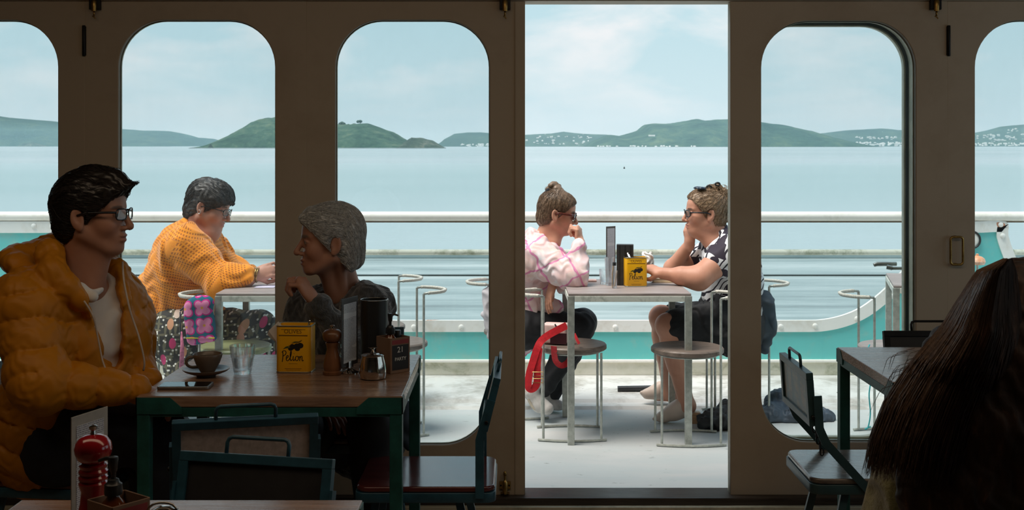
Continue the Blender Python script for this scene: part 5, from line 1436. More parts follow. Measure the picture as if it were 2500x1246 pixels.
# ------------------------------------------------------------------ people
def person(label, base):
    return thing('person', label, 'person', base)
def bodyparts(B, J, o=0.0, sc=1.0, n=(1, 0, 0), torso=True, arms=True, legs=True, k=0.03, shoulder=.058, chest=.155, waist=.14, pelvis=.165, thick=.68):
    """torso and limbs over the joints; o thickens everything for clothes"""
    if torso:
        B.cap(J['hip'], J['waist'], pelvis * sc + o, waist * sc + o, .05, flat=(n, thick + .1))
        B.cap(J['waist'], J['chest'], waist * sc + o, chest * sc + o, .05, flat=(n, thick))
        nk = Vector(J['neck']); ch = Vector(J['chest'])
        B.cap(ch, ch.lerp(nk, .55), chest * sc + o, .10 * sc + o, .06, flat=(n, thick))
        B.cap(J['shA'], J['shB'], shoulder * sc + o, None, .05)
    if arms:
        for s_ in arms if isinstance(arms, str) else 'AB':
            B.chain([J['sh' + s_], J['el' + s_], J['wr' + s_]], [shoulder * sc * .93 + o, .044 * sc + o, .030 * sc + o], k)
    if legs:
        for s_ in 'AB':
            B.chain([J['hp' + s_], J['kn' + s_], J['an' + s_]], [.092 * sc + o, .060 * sc + o, .040 * sc + o], k)
            kn, an = Vector(J['kn' + s_]), Vector(J['an' + s_])
            B.cap(kn.lerp(an, .25), kn.lerp(an, .5), .058 * sc + o, .048 * sc + o, k)
    return B
def feet(B, J, dirs, L=.20, r=.036):
    for s_ in 'AB':
        an = Vector(J['an' + s_]); d = Vector(dirs[s_]).normalized()
        B.cap(an + Vector((0, 0, -.03)) - d * .02, an + d * L * .75 + Vector((0, 0, -.05)), r, r * .75, .03)
def hairshell(hd, grow=.012, front=.055, low=-.03, back=-.09, extra=None, k=.01):
    """hair mass round the skull, cut free of the face and of the neck"""
    H_ = Body(); E = lambda x, y, z, a, b, c, kk=.015, m='u': H_.ell(hd.p(x, y, z), hd.r(a, b, c), hd.M, kk * hd.s, m)
    E(-.014, 0, .034, .096 + grow, .074 + grow * .9, .084 + grow)
    E(.030, 0, .046, .055 + grow, .060 + grow, .050 + grow)
    E(-.045, 0, -.03, .060 + grow * .8, .060 + grow * .7, .062)
    if extra: extra(H_, E, hd)
    # clear the face: a slanting plane from the hairline to the sideburn
    H_.ops_face = True
    a, b = Vector((front, 0, .065)), Vector((.012, 0, -.02))
    d = (a - b).normalized(); nrm = Vector((d.z, 0, -d.x))
    c = V3(hd.p(*b)); nw = V3(hd.M @ nrm)
    H_._add(lambda P: np.maximum((P - c) @ nw, ((hd.local(P)[..., 2] * -1) + (.062 + .02 * 0)) * hd.s * -1 * -1 - .2), .008, 'i', c, 1e3)
    cz = V3(hd.p(0, 0, back)); uz = V3(hd.M @ Vector((.25, 0, -1)).normalized())
    H_._add(lambda P: (P - cz) @ uz, .006, 'i', cz, 1e3)
    for y in (-1, 1): H_.ell(hd.p(-.008, y * .084, -.014), hd.r(.022, .022, .034), hd.M, .006, 's')
    return H_
def glasses(hd, parent, mat, lens_mat, w=.024, h=.018, r=.0022, tint=False, z=-.001, x=.098, thick=1.0):
    off = Vector(parent.location); m = MB(); P_ = lambda a, b, c: hd.p(a, b, c) - off
    g = []
    for y in (-1, 1):
        lp = [P_(x - .010 * (abs(math.cos(a)) * .5 + .5) * (1 if y * math.cos(a) > 0 else 0), y * .031 + w * math.copysign(abs(math.cos(a)) ** .6, math.cos(a)), z + h * math.copysign(abs(math.sin(a)) ** .6, math.sin(a)) * .92) for a in [2 * PI * k / 24 for k in range(24)]]
        m.tube(lp, r * hd.s, 6, closed=True); g.append(lp)
        m.tube([P_(x - .012, y * (.031 + w), z + .006), P_(x - .03, y * .073, z + .007), P_(.01, y * .080, z + .004), P_(-.012, y * .080, z - .004)], r * hd.s * thick, 6)
    m.tube([P_(x, -.031 + w, z + .004), P_(x + .003, 0, z + .007), P_(x, .031 - w, z + .004)], r * hd.s, 6)
    fr = m.build('glasses', mat, parent, True)
    m = MB()
    for lp in g: m.bm.faces.new([m.bm.verts.new(p) for p in lp])
    m.build('lens', lens_mat, fr).location = (0, 0, 0)
    return fr
M_lens = NT('spectacle_lens')
_t = M_lens.n('ShaderNodeBsdfTransparent'); _t.inputs[0].default_value = (.85, .88, .88, 1); _g = M_lens.n('ShaderNodeBsdfGlossy'); _g.inputs['Roughness'].default_value = .02
_m = M_lens.n('ShaderNodeMixShader'); _m.inputs[0].default_value = .12; M_lens.l(_t.outputs[0], _m.inputs[1]); M_lens.l(_g.outputs[0], _m.inputs[2]); M_lens.l(_m.outputs[0], M_lens.out.inputs[0]); M_lens = M_lens.m
M_darklens = simple('dark_lens', (.015, .012, .012), .06, 0, .05)
M_blackframe = simple('black_frame', (.012, .012, .014), .25)
M_tortoise = simple('tortoise_frame', (.10, .018, .008), .25, 0, .8, 90)
M_black = simple('black_trouser_cloth', (.010, .011, .014), .75, 0, .3, 30, .1)

# ================================================================== man in the mustard down jacket
J = dict(hip=W(150, 1062, 3.78), waist=W(203, 935, 3.76), chest=W(212, 815, 3.73), neck=W(196, 700, 3.70), shA=W(66, 742, 3.55), shB=W(278, 738, 3.84),
         elA=W(92, 938, 3.44), wrA=W(322, 950, 3.52), elB=W(306, 890, 3.90), wrB=W(360, 945, 3.72), hpA=W(150, 1085, 3.68), hpB=W(150, 1085, 3.88),
         knA=W(392, 1062, 3.66), knB=W(392, 1095, 3.86), anA=W(430, 1400, 3.72), anB=W(350, 1455, 3.86))
nm = Vector((.82, -.57, 0))
P1 = person('person in a mustard down jacket and glasses, seated at left in profile', (-1.40, 3.76, 0))
hd = Head(W(229, 522, 3.66), (1, -.10, -.02), (0.02, 0, 1), 1.07, 1.0, 1.02, 1.0)
B = Body(); bodyparts(B, J, -.004, 1.0, nm); hd.build(B)
B.cap(hd.p(-.022, 0, -.05), J['neck'], .060, .066, .03); B.cap(hd.p(.03, 0, -.085), W(222, 700, 3.66), .030, .040, .03)
hand(B, J['wrA'] + Vector((.01, 0, 0)), (.75, .55, -.35), (0, .3, -1), 1, (25, 35, 20)); hand(B, J['wrB'], (.3, -.75, -.45), (0, .2, -1), -1, (25, 35, 20))
feet(B, J, dict(A=(1, 0, 0), B=(1, 0, 0)))
skin_obj('body', B, .0038, M_skin, P1, {'col': facecol(hd, (.47, .25, .17))})
# hair: swept back and up over the brow
def ex(H_, E, hd):
    H_.cap(hd.p(.055, .0, .088), hd.p(.115, -.01, .080), .030 * hd.s, .014 * hd.s, .02)
    H_.cap(hd.p(.06, -.045, .070), hd.p(.105, -.04, .066), .022 * hd.s, .010 * hd.s, .02)
    H_.cap(hd.p(.0, 0, .10), hd.p(.06, 0, .10), .035 * hd.s, .030 * hd.s, .03)
    E(-.060, 0, .02, .062, .068, .075); E(-.066, 0, -.045, .038, .055, .045)
Hh = hairshell(hd, .014, .098, -.03, -.085, ex)
Hh.disp(folds(.0012, 300, hd.M @ Vector((.2, 1, .3)), .5))
M_hair1 = hairmat('near_black_hair', (.006, .005, .005), (.022, .017, .015), rough=.35)
skin_obj('hair', Hh, .0035, M_hair1, P1)
hair_over('hair_locks', P1, M_hair1, hd, Hh, 900, .011, 8, lambda L: np.stack([-1.0 + 0 * L[:, 0], .1 * L[:, 1], .15 - L[:, 0] * 3 - .5 * (L[:, 0] < -.05)], 1) * np.where(L[:, :1] > .08, -1, 1), lambda L: L[:, 2] > -.08, .0004, .0008, 3)
rn = random.Random(8)
def fly(i):
    a = hd.p(.02 + rn.random() * .06, -.02 + rn.random() * .04, .118 + rn.random() * .01); 
    return [a + hd.M @ Vector((-.008 * k + .001 * k * k, .003 * k * rn.uniform(-.3, .3), .0035 * k - .0006 * k * k)) for k in range(8)]
strands('stray_hairs', P1, M_hair1, 26, fly, .0004)
glasses(hd, P1, M_blackframe, M_lens, .024, .017, .0020, z=.002, x=.101, thick=1.7)
# white T-shirt
Jt = dict(J); Jt['waist'] = J['waist'] + Vector((.02, 0, 0))
B = Body(); bodyparts(B, J, .012, 1.0, nm, arms=False, legs=False)
B.chain([W(150, 672, 3.60), W(180, 705, 3.57), W(222, 724, 3.57), W(246, 706, 3.63)], [.018, .018, .016, .006], .03)
B.ell(W(215, 668, 3.67), (.078, .085, .075), None, .012, 's')
B.disp(folds(.0045, 48, (.9, -.3, .25), 1.0))
skin_obj('shirt', B, .005, simple('white_cotton', (.74, .72, .70), .8, 0, .04, 30), P1)
# the jacket
def arms_path(): return [[J['shA'], J['elA'], J['wrA'] + Vector((.03, .005, 0))], [J['shB'], J['elB'], J['wrB']], [J['hip'] + Vector((0, 0, -.1)), J['waist'], J['chest'], J['neck']]]
B = Body()
bodyparts(B, J, .050, 1.0, nm, arms=False, legs=False, chest=.165, waist=.165, pelvis=.175)
B.cap(J['hip'] + Vector((-.04, 0, .02)), J['waist'] + Vector((-.05, 0, 0)), .19, .19, .06, flat=(nm, .8))
# open front: carve the gap between the two zipped edges
gp = [W(222, 650, 3.55), W(238, 700, 3.55), W(262, 760, 3.55), W(274, 830, 3.55), W(280, 895, 3.55), W(286, 925, 3.55)]
B.chain(gp, [.064, .058, .048, .038, .030, .018], .008, 's', flat=((-.335, 1, 0), 4.5))
B.ell(W(216, 645, 3.66), (.080, .12, .095), None, .02, 's')
B.chain([J['shA'], J['elA']], [.100, .088], .05); B.chain([J['elA'], J['wrA'] + Vector((.01, 0, 0))], [.088, .046], .03)
B.chain([J['shB'], J['elB']], [.070, .060], .05); B.chain([J['elB'], J['wrB'] + Vector((0, .01, 0.02))], [.058, .046], .04)
# hood lying on the back and its collar
B.ell(W(72, 640, 3.70), (.090, .14, .060), Matrix.Rotation(R(24), 3, 'Y'), .02)
B.ell(W(105, 612, 3.76), (.085, .12, .050), Matrix.Rotation(R(-28), 3, 'Y'), .02)
B.chain([W(120, 620, 3.60), W(130, 662, 3.55), W(165, 698, 3.54), W(196, 732, 3.55), W(218, 768, 3.57)], [.050, .046, .038, .028, .012], .02)
B.chain([W(165, 610, 3.88), W(240, 640, 3.86), W(288, 660, 3.80), W(300, 720, 3.79)], [.05, .046, .040, .030], .02)
B.ell(W(218, 612, 3.68), (.060, .075, .085), None, .015, 's')
B.disp(quilt(arms_path(), .085, .0125))
B.disp(folds(.0010, 150, (.5, .2, 1), 1.2, 3)); B.disp(folds(.0010, 60, (1, .3, .4), 1.2, 1))
M_down = simple('mustard_nylon', (.50, .19, .008), .5, 0, .08, 20, .05, spec=.3)
jk = skin_obj('down_jacket', B, .005, M_down, P1)
zp = [W(214, 740, 3.50), W(243, 790, 3.505), W(262, 850, 3.51), W(270, 905, 3.515), W(276, 935, 3.52)]
m = MB(); m.tube([p - P1.location for p in smooth_path([W(299, 640, 3.70), W(303, 690, 3.66), W(318, 760, 3.64), W(338, 820, 3.63), W(352, 880, 3.63), W(350, 905, 3.64)], 4)], .0032, 6); m.tube([p - P1.location for p in smooth_path([W(205, 735, 3.50), W(228, 775, 3.505), W(240, 830, 3.51), W(250, 880, 3.50), W(262, 912, 3.49)], 4)], .0028, 6); m.build('zip', simple('pale_zip', (.5, .42, .36), .5), P1, True)
# trousers
B = Body(); bodyparts(B, J, .016, 1.05, nm, torso=False, arms=False); B.cap(J['hpA'], J['hpB'], .12, None, .05); B.cap(J['hip'] + Vector((-.03, 0, .02)), J['hpA'], .15, .12, .05)
B.cap(W(205, 1035, 3.60), W(330, 1042, 3.62), .078, .070, .05)
B.disp(folds(.004, 50, (1, .2, .4), 1.1)); B.plane(W(0, 0, 0) * 0 + Vector((0, 0, .455)), (0, 0, -1), .01, 0) if False else None
skin_obj('trousers', B, .006, simple('dark_navy_denim', (.010, .013, .022), .8, 0, .3, 30, .1), P1)

# ================================================================== grey-haired person behind the table
J = dict(hip=W(880, 1050, 4.46), waist=W(868, 930, 4.43), chest=W(846, 830, 4.40), neck=W(842, 712, 4.40), shA=W(902, 752, 4.30), shB=W(752, 762, 4.48),
         elA=W(866, 868, 4.12), wrA=W(770, 738, 4.08), elB=W(705, 905, 4.36), wrB=W(772, 990, 4.14), hpA=W(915, 1062, 4.40), hpB=W(820, 1062, 4.44),
         knA=W(905, 1050, 3.98), knB=W(730, 1050, 4.02), anA=W(930, 1390, 4.02), anB=W(720, 1390, 4.05))
ng_ = Vector((-.65, -.76, 0))
P2 = person('grey-haired person in a charcoal cardigan, chin on fist, behind the table', (-.58, 4.42, 0))
hd = Head(W(803, 588, 4.22), (-1, -.30, -.03), (-.03, 0, 1), 1.05, .97, .98, 1.0)
B = Body(); bodyparts(B, J, -.004, .90, ng_); hd.build(B)
B.cap(hd.p(-.025, 0, -.05), J['neck'], .050, .060, .03); B.cap(hd.p(.02, 0, -.08), W(822, 720, 4.30), .026, .040, .03)
B.cap(hd.p(-.03, .04, -.06), W(838, 720, 4.28), .012, .014, .02)
hand(B, J['wrA'] + Vector((-.004, 0, .006)), (-.55, -.10, .83), (-.85, .2, -.5), -1, (55, 75, 45), 1.0, .5, .04)
hand(B, J['wrB'], (.75, -.55, -.25), (.1, -.2, -1), 1, (15, 20, 15), .95)
skin_obj('body', B, .0038, M_skin, P2, {'col': facecol(hd, (.50, .27, .19), (.30, .11, .09), (.20, .19, .18))})
def ex(H_, E, hd):
    E(-.03, 0, .055, .085, .074, .068); H_.cap(hd.p(.06, .01, .088), hd.p(.088, .015, .070), .026 * hd.s, .018 * hd.s, .02)
    H_.cap(hd.p(-.06, 0, .02), hd.p(-.085, 0, -.07), .052 * hd.s, .028 * hd.s, .03); H_.cap(hd.p(-.05, .04, -.02), hd.p(-.062, .035, -.085), .034 * hd.s, .020 * hd.s, .02)
    H_.cap(hd.p(.02, .070, .0), hd.p(.018, .074, -.022), .012 * hd.s, .008 * hd.s, .02)
Hh = hairshell(hd, .013, .088, -.03, -.112, ex)
Hh.disp(folds(.0012, 260, hd.M @ Vector((.3, 1, .2)), .5))
M_hair2 = hairmat('silver_grey_hair', (.34, .36, .38), (.70, .72, .73), (.90, .91, .92), .45)
skin_obj('hair', Hh, .0035, M_hair2, P2)
def flow2(L): return np.stack([-1 + 1.8 * np.clip(L[:, 0] - .03, 0, 1) * 20 * 0, .6 * L[:, 1] * 8 * 0, -.25 - 1.6 * (L[:, 0] < -.04)], 1)
hair_over('hair_locks', P2, M_hair2, hd, Hh, 2600, .010, 8, flow2, lambda L: L[:, 2] > -.1, .0006, .0006, 5, .05)
rn = random.Random(3)
def fly(i):
    a = hd.p(-.075 - rn.random() * .02, rn.uniform(-.03, .06), rn.uniform(-.04, .06))
    return [a + hd.M @ Vector((-.007 * k + .0005 * k * k, 0, -.006 * k)) for k in range(8)]
strands('stray_hairs', P2, M_hair2, 60, fly, .0005)
# cardigan and dark top
M_knit = NT('charcoal_knit'); _n = M_knit.noise(M_knit.coord(), 55, 5, .65); _w = M_knit.n('ShaderNodeTexWave'); M_knit.l(M_knit.coord(rot=(0, .5, .6)), _w.inputs[0]); _w.inputs['Scale'].default_value = 70; _w.inputs['Distortion'].default_value = 3
M_knit.set(col=M_knit.ramp(_n, [(.35, (.022, .026, .032)), (.65, (.075, .085, .10))]), rough=.95, sheen=.6); M_knit.bump(_w.outputs['Fac'], .5, .003); M_knit = M_knit.m
B = Body(); bodyparts(B, J, .008, .92, ng_, arms=False, legs=False); B.ell(W(818, 712, 4.26), (.060, .10, .062), None, .02, 's')
skin_obj('dark_top', B, .006, M_black, P2)
B = Body(); bodyparts(B, J, .024, .95, ng_, arms=False, legs=False, shoulder=.066)
B.chain([W(800, 700, 4.06), W(800, 790, 4.10), W(812, 900, 4.10)], [.070, .050, .04], .02, 's')
B.chain([W(812, 712, 4.20), W(806, 770, 4.22), W(800, 860, 4.22)], [.072, .050, .035], .015, 's')
B.chain([J['shA'], J['elA']], [.078, .062], .04); B.chain([J['elA'], J['wrA'] + (J['elA'] - J['wrA']) * .06], [.060, .043], .02)
B.chain([J['shB'], J['elB'], J['wrB'] + (J['elB'] - J['wrB']) * .12], [.074, .060, .045], .04)
B.ell(W(815, 690, 4.33), (.075, .10, .060), None, .02, 's')
B.chain([W(868, 690, 4.38), W(862, 715, 4.29), W(842, 760, 4.23), W(820, 800, 4.22)], [.018, .018, .016, .014], .015)
B.disp(folds(.005, 42, (.8, .3, -.5), 1.1)); B.disp(folds(.0018, 150, (.2, .3, 1), 1.1, 4))
skin_obj('cardigan', B, .0045, M_knit, P2)
B = Body(); bodyparts(B, J, .016, .98, ng_, torso=False, arms=False); B.cap(J['hpA'], J['hpB'], .12, None, .05)
skin_obj('trousers', B, .007, M_black, P2)
B = Body(); B.chain([W(985, 985, 4.30), W(995, 1040, 4.28), W(1002, 1092, 4.27)], [.020, .026, .012], .03, flat=((0, 1, 0), .6)); B.chain([W(975, 960, 4.32), W(980, 1075, 4.28)], [.012, .02], .03); B.disp(folds(.003, 80, (1, .2, .3), .8))
t = thing('hanging_cloth', 'slate blue cloth hanging behind the right legs of the laden table', 'cloth', (-.37, 4.28, .5)); skin_obj('cloth', B, .005, simple('slate_blue_cloth', (.06, .09, .13), .8), t)

# ================================================================== person in the orange open-knit jumper
J = dict(hip=W(425, 795, 6.42), waist=W(428, 730, 6.42), chest=W(455, 640, 6.40), neck=W(486, 566, 6.38), shA=W(452, 606, 6.22), shB=W(500, 612, 6.58),
         elA=W(545, 690, 6.16), wrA=W(618, 672, 6.18), elB=W(580, 680, 6.56), wrB=W(636, 668, 6.42), hpA=W(430, 815, 6.28), hpB=W(440, 805, 6.54),
         knA=W(452, 912, 6.20), knB=W(630, 800, 6.45), anA=W(430, 1000, 6.42), anB=W(655, 1000, 6.50))
no = Vector((.90, -.20, -.38)).normalized()
P3 = person('person in an orange open-knit jumper seated on the deck, reading', (-1.83, 6.42, 0))
hd = Head(W(512, 503, 6.36), (.93, -.10, -.30), (.30, 0, .93), 1.10, 1.06, 1.0, .9, 1.0)
B = Body(); bodyparts(B, J, -.004, 1.12, no); hd.build(B)
B.cap(hd.p(-.03, 0, -.05), J['neck'], .064, .078, .03); B.cap(hd.p(.035, 0, -.09), W(512, 572, 6.34), .038, .05, .04)
B.cap(W(600, 684, 6.17), J['wrA'], .046, .034, .02)
hand(B, J['wrA'] + Vector((.01, 0, 0)), (.86, .1, .28), (.1, .9, -.3), -1, (30, 40, 30), 1.05, .6); hand(B, J['wrB'], (.80, -.3, .05), (.1, .1, -1), 1, (30, 40, 30), 1.0)
skin_obj('body', B, .0045, M_skin, P3, {'col': facecol(hd, (.62, .33, .24), (.50, .20, .17))})
def ex(H_, E, hd):
    E(-.01, 0, .062, .100, .082, .066); H_.cap(hd.p(.045, -.01, .075), hd.p(.108, -.02, .030), .050 * hd.s, .022 * hd.s, .03)
    H_.cap(hd.p(.04, -.055, .055), hd.p(.095, -.045, .022), .028 * hd.s, .014 * hd.s, .02); H_.cap(hd.p(-.06, 0, .03), hd.p(-.078, 0, -.06), .055 * hd.s, .034 * hd.s, .03)
Hh = hairshell(hd, .016, .128, -.03, -.092, ex)
Hh.disp(folds(.0020, 170, hd.M @ Vector((.5, .6, 1)), .8))
M_hair3 = hairmat('dark_grey_brown_hair', (.025, .021, .020), (.085, .072, .065), (.16, .14, .13), .5)
skin_obj('hair', Hh, .004, M_hair3, P3)
hair_over('hair_locks', P3, M_hair3, hd, Hh, 900, .012, 7, lambda L: np.stack([.9 * np.sign(L[:, 0] + .03), 0 * L[:, 0], -.35 - .8 * (np.abs(L[:, 0]) > .06)], 1), lambda L: L[:, 2] > -.08, .0006, .0009, 6, .2)
glasses(hd, P3, M_blackframe, M_lens, .023, .017, .0018, z=-.002, x=.104)
m = MB(); m.sphere(hd.p(-.006, -.088, -.040) - P3.location, .0045).tube([hd.p(-.010 + .008 * math.cos(a), -.088, -.032 + .010 * math.sin(a)) - P3.location for a in [2 * PI * k / 12 for k in range(12)]], .0012, 5, closed=True); m.build('earring', simple('silver', (.8, .8, .78), .2, 1.0), P3, True)
m = MB()
for k in range(3):
    c = J['wrA'] + Vector((.004 + .010 * k, 0, 0)); m.tube([c + Vector((.006 * math.sin(a), .037 * math.cos(a), .037 * math.sin(a))) - P3.location for a in [2 * PI * j / 20 for j in range(20)]], .0035, 6, closed=True)
m.build('bracelets', simple('gold_and_dark_beads', (.40, .27, .10), .3, .8, .7, 90), P3, True)
# the jumper with its holes
paths3 = [[J['shA'], J['elA'], J['wrA']], [J['shB'], J['elB'], J['wrB']], [J['hip'] + Vector((-.02, 0, -.12)), J['hip'], J['waist'], J['chest'], J['neck'] + Vector((0, 0, .05))]]
def knitcoord(v):
    """running length, and distance round the limb or trunk"""
    D = None
    for i, pa in enumerate(paths3):
        d, s_ = segparam(v, pa); d = d / (.09, .09, .20)[i]
        ax = V3((Vector(pa[-1]) - Vector(pa[0])).normalized()); o = V3(Vector(ax).cross(Vector((0, 1, 0))).normalized()); p = np.cross(ax, o)
        c = V3(pa[len(pa) // 2]); q = v - c; ang = np.arctan2(q @ p, q @ o) * (.085, .085, .20)[i]
        # on the trunk measure along fixed directions so the rows run level
        if D is None: D, SL, AN = d, s_, ang
        else:
            m = d < D; D = np.where(m, d, D); SL = np.where(m, s_, SL); AN = np.where(m, ang, AN)
    return np.stack([SL, AN, D * 0], -1)
def knitmat():
    s = NT('orange_open_knit')
    a = s.n('ShaderNodeAttribute', attribute_name='pat'); sp_ = s.n('ShaderNodeSeparateXYZ'); s.l(a.outputs['Vector'], sp_.inputs[0])
    wob = s.math('MULTIPLY', s.noise(s.coord(), 9, 2, .5), .006)
    r_ = s.math('FRACT', s.math('MULTIPLY', s.math('ADD', sp_.outputs[0], wob), 1 / .0150)); c_ = s.math('FRACT', s.math('MULTIPLY', sp_.outputs[1], 1 / .0105))
    rr = s.math('ABSOLUTE', s.math('SUBTRACT', r_, .5)); cc = s.math('ABSOLUTE', s.math('SUBTRACT', c_, .5))
    hole = s.math('MULTIPLY', s.math('LESS_THAN', rr, .25), s.math('LESS_THAN', cc, .29))
    band = s.math('GREATER_THAN', s.noise(s.coord((1, 1, 1)), 5.5, 2, .4), .40)
    hole = s.math('MULTIPLY', hole, band)
    n = s.noise(s.coord(), 150, 3, .6)
    base = s.ramp(n, [(.3, (.95, .25, .008)), (.7, (1.0, .39, .02))])
    s.set(col=s.mix(s.math('MULTIPLY', hole, .9), base, (.42, .11, .008)), rough=.9, sheen=.3)
    h_ = s.math('SUBTRACT', 1.0, hole); s.bump(h_, .6, .004); return s.m
B = Body(); bodyparts(B, J, .035, 1.14, no, arms=False, legs=False, pelvis=.175, waist=.165, chest=.165, shoulder=.07)
B.cap(W(415, 760, 6.40), W(408, 800, 6.40), .19, .165, .05, flat=((.4, .9, 0), 1.05)); B.cap(W(432, 600, 6.40), W(405, 700, 6.40), .10, .14, .06)
B.cap(W(470, 770, 6.38), W(540, 775, 6.42), .10, .055, .05)
B.chain([J['shA'], J['elA'], W(598, 678, 6.17)], [.105, .092, .060], .05); B.chain([J['shB'], J['elB'], W(602, 672, 6.48)], [.10, .085, .058], .05)
B.ell(W(497, 556, 6.34), (.085, .10, .06), Matrix.Rotation(R(40), 3, 'Y'), .02, 's')
hc = W(430, 806, 6.3); B.plane(hc, (.05, 0, -1), .008)
B.disp(folds(.008, 24, (.4, .3, 1), 1.0)); B.disp(folds(.004, 62, (.5, .2, .7), 1.0, 2))
skin_obj('jumper', B, .0055, knitmat(), P3, {'pat': knitcoord})
def floral():
    s = NT('floral_trouser_cloth'); v = s.coord(src='Object')
    base = (.022, .018, .014)
    def vor(scale, feat='F1', rnd=1.0, st=(1, .4, 1), rot=(0, 0, 0)):
        n = s.n('ShaderNodeTexVoronoi', feature=feat, voronoi_dimensions='2D'); q = s.n('ShaderNodeSeparateXYZ'); s.l(s.coord(st, rot=rot), q.inputs[0])
        c_ = s.n('ShaderNodeCombineXYZ'); s.l(q.outputs[0], c_.inputs[0]); s.l(q.outputs[2], c_.inputs[1]); s.l(c_.outputs[0], n.inputs['Vector']); n.inputs['Scale'].default_value = scale; n.inputs['Randomness'].default_value = rnd; return n
    l1 = vor(17, st=(2.4, .4, .6), rot=(0, .7, 0)); l2 = vor(17, st=(.6, .4, 2.4), rot=(0, .3, 0))
    leaf_ = s.math('MAXIMUM', s.math('LESS_THAN', l1.outputs['Distance'], .27), s.math('LESS_THAN', l2.outputs['Distance'], .25))
    c = s.mix(s.math('MULTIPLY', leaf_, .9), base, (.15, .13, .075))
    dots = vor(34); c = s.mix(s.math('LESS_THAN', dots.outputs['Distance'], .17), c, (.75, .72, .65))
    fl_ = vor(13, st=(1.3, .4, .8)); m_ = s.math('LESS_THAN', fl_.outputs['Distance'], .29)
    pick = s.n('ShaderNodeSeparateXYZ'); s.l(fl_.outputs['Color'], pick.inputs[0])
    fc = s.ramp(pick.outputs[0], [(0, (.62, .30, .16)), (.30, (.62, .03, .16)), (.50, (.80, .62, .52)), (.62, (.34, .17, .07)), (.8, (.70, .33, .22))]); fc.node.color_ramp.interpolation = 'CONSTANT'
    on = s.math('MULTIPLY', m_, s.math('GREATER_THAN', pick.outputs[1], .30))
    s.set(col=s.mix(on, c, fc), rough=.75); return s.m
B = Body(); bodyparts(B, J, .020, 1.18, no, torso=False, arms=False); B.cap(J['hpA'], J['hpB'], .15, None, .05); B.cap(J['hpB'], W(560, 812, 6.40), .13, .115, .05); B.cap(W(560, 810, 6.3), W(640, 830, 6.42), .11, .085, .05)
B.cap(J['hip'], J['hpA'], .17, .15, .05)
B.disp(folds(.005, 45, (1, .2, .5), 1.1))
skin_obj('trousers', B, .0055, floral(), P3)
B = Body(); feet(B, J, dict(A=(.5, 0, -.5), B=(1, 0, 0)), r=.045); skin_obj('shoes', B, .006, M_black, P3)
cc = J['neck']; m = MB().tube([cc + Vector((.075 * math.cos(a), .085 * math.sin(a), .005 - .035 * math.cos(a))) - P3.location for a in [2 * PI * k / 30 for k in range(30)]], .0012, 5, closed=True); m.build('necklace', simple('fine_chain', (.3, .2, .15), .4, .6), P3, True)

# ================================================================== person in the pale pink checked shirt
J = dict(hip=W(1275, 785, 6.52), waist=W(1272, 715, 6.52), chest=W(1288, 650, 6.50), neck=W(1330, 592, 6.46), shA=W(1306, 632, 6.32), shB=W(1325, 628, 6.64),
         elA=W(1402, 672, 6.20), wrA=W(1417, 592, 6.26), elB=W(1392, 692, 6.62), wrB=W(1352, 690, 6.30), hpA=W(1275, 800, 6.40), hpB=W(1275, 800, 6.62),
         knA=W(1418, 798, 6.40), knB=W(1424, 786, 6.60), anA=W(1330, 945, 6.38), anB=W(1345, 965, 6.62))
npk = Vector((.92, -.15, -.3)).normalized()
P4 = person('person in a pink checked shirt and sunglasses, hair in a topknot', (.12, 6.5, 0))
hd = Head(W(1362, 520, 6.44), (.97, -.06, -.20), (.20, 0, .97), 1.0, 1.0, .97, .85)
B = Body(); bodyparts(B, J, -.004, .95, npk); hd.build(B)
B.cap(hd.p(-.025, 0, -.05), J['neck'], .052, .062, .03); B.cap(hd.p(.02, 0, -.085), W(1352, 592, 6.42), .028, .04, .03)
hand(B, W(1416, 596, 6.28), (-.10, .05, 1), (-.9, .3, .1), -1, (70, 85, 50), 1.0, .3, .02, thumb_in=.8)
hand(B, J['wrB'] + Vector((-.005, -.02, 0)), (-.28, -.05, -1), (.9, .3, -.2), -1, (8, 14, 10), .95, .3)
skin_obj('body', B, .0042, M_skin, P4, {'col': facecol(hd, (.68, .36, .24), (.55, .16, .15))})
def ex(H_, E, hd): E(-.02, 0, .05, .086, .072, .062); H_.cap(hd.p(-.05, 0, .0), hd.p(-.062, 0, -.06), .052 * hd.s, .03 * hd.s, .03)
Hh = hairshell(hd, .008, .082, -.03, -.092, ex)
bc = W(1351, 459, 6.45)
for (x_, y_, z_), r_ in (((-.018, 0, -.006), .026), ((.014, -.012, -.006), .027), ((.004, .008, .018), .026), ((-.010, -.012, .014), .021), ((.024, .006, .010), .019)): Hh.ell(bc + Vector((x_, y_, z_)), (r_, r_ * .8, r_ * .72), None, .004)
Hh.cap(bc + Vector((0, 0, -.02)), hd.p(-.02, 0, .11), .018, .03, .02)
Hh.disp(folds(.0007, 300, hd.M @ Vector((1, .3, -.4)), .3))
M_hair4 = hairmat('brown_hair', (.09, .055, .032), (.26, .165, .10), (.46, .32, .21), .4)
skin_obj('hair', Hh, .0038, M_hair4, P4)
def flow4(L):
    t_ = np.array([-.02, 0, .14]) - L; return t_ / (np.linalg.norm(t_, axis=1)[:, None] + 1e-6)
hair_over('hair_locks', P4, M_hair4, hd, Hh, 900, .010, 7, flow4, lambda L: (L[:, 2] > -.09) & (L[:, 2] < .09), .0004, .0007, 7)
q = W(1338, 466, 6.43) - P4.location; m = MB().sphere(q, .013, (1, .8, 1.1), 12); m.tube([q + Vector((0, -.002, .004)), q + Vector((-.018, 0, -.012))], [.009, .004], 8); m.build('hair_tie', simple('black_scrunchie', (.012, .014, .02), .8), P4, True)
glasses(hd, P4, M_tortoise, M_darklens, .027, .020, .0030, z=-.001, x=.099, thick=2.2)
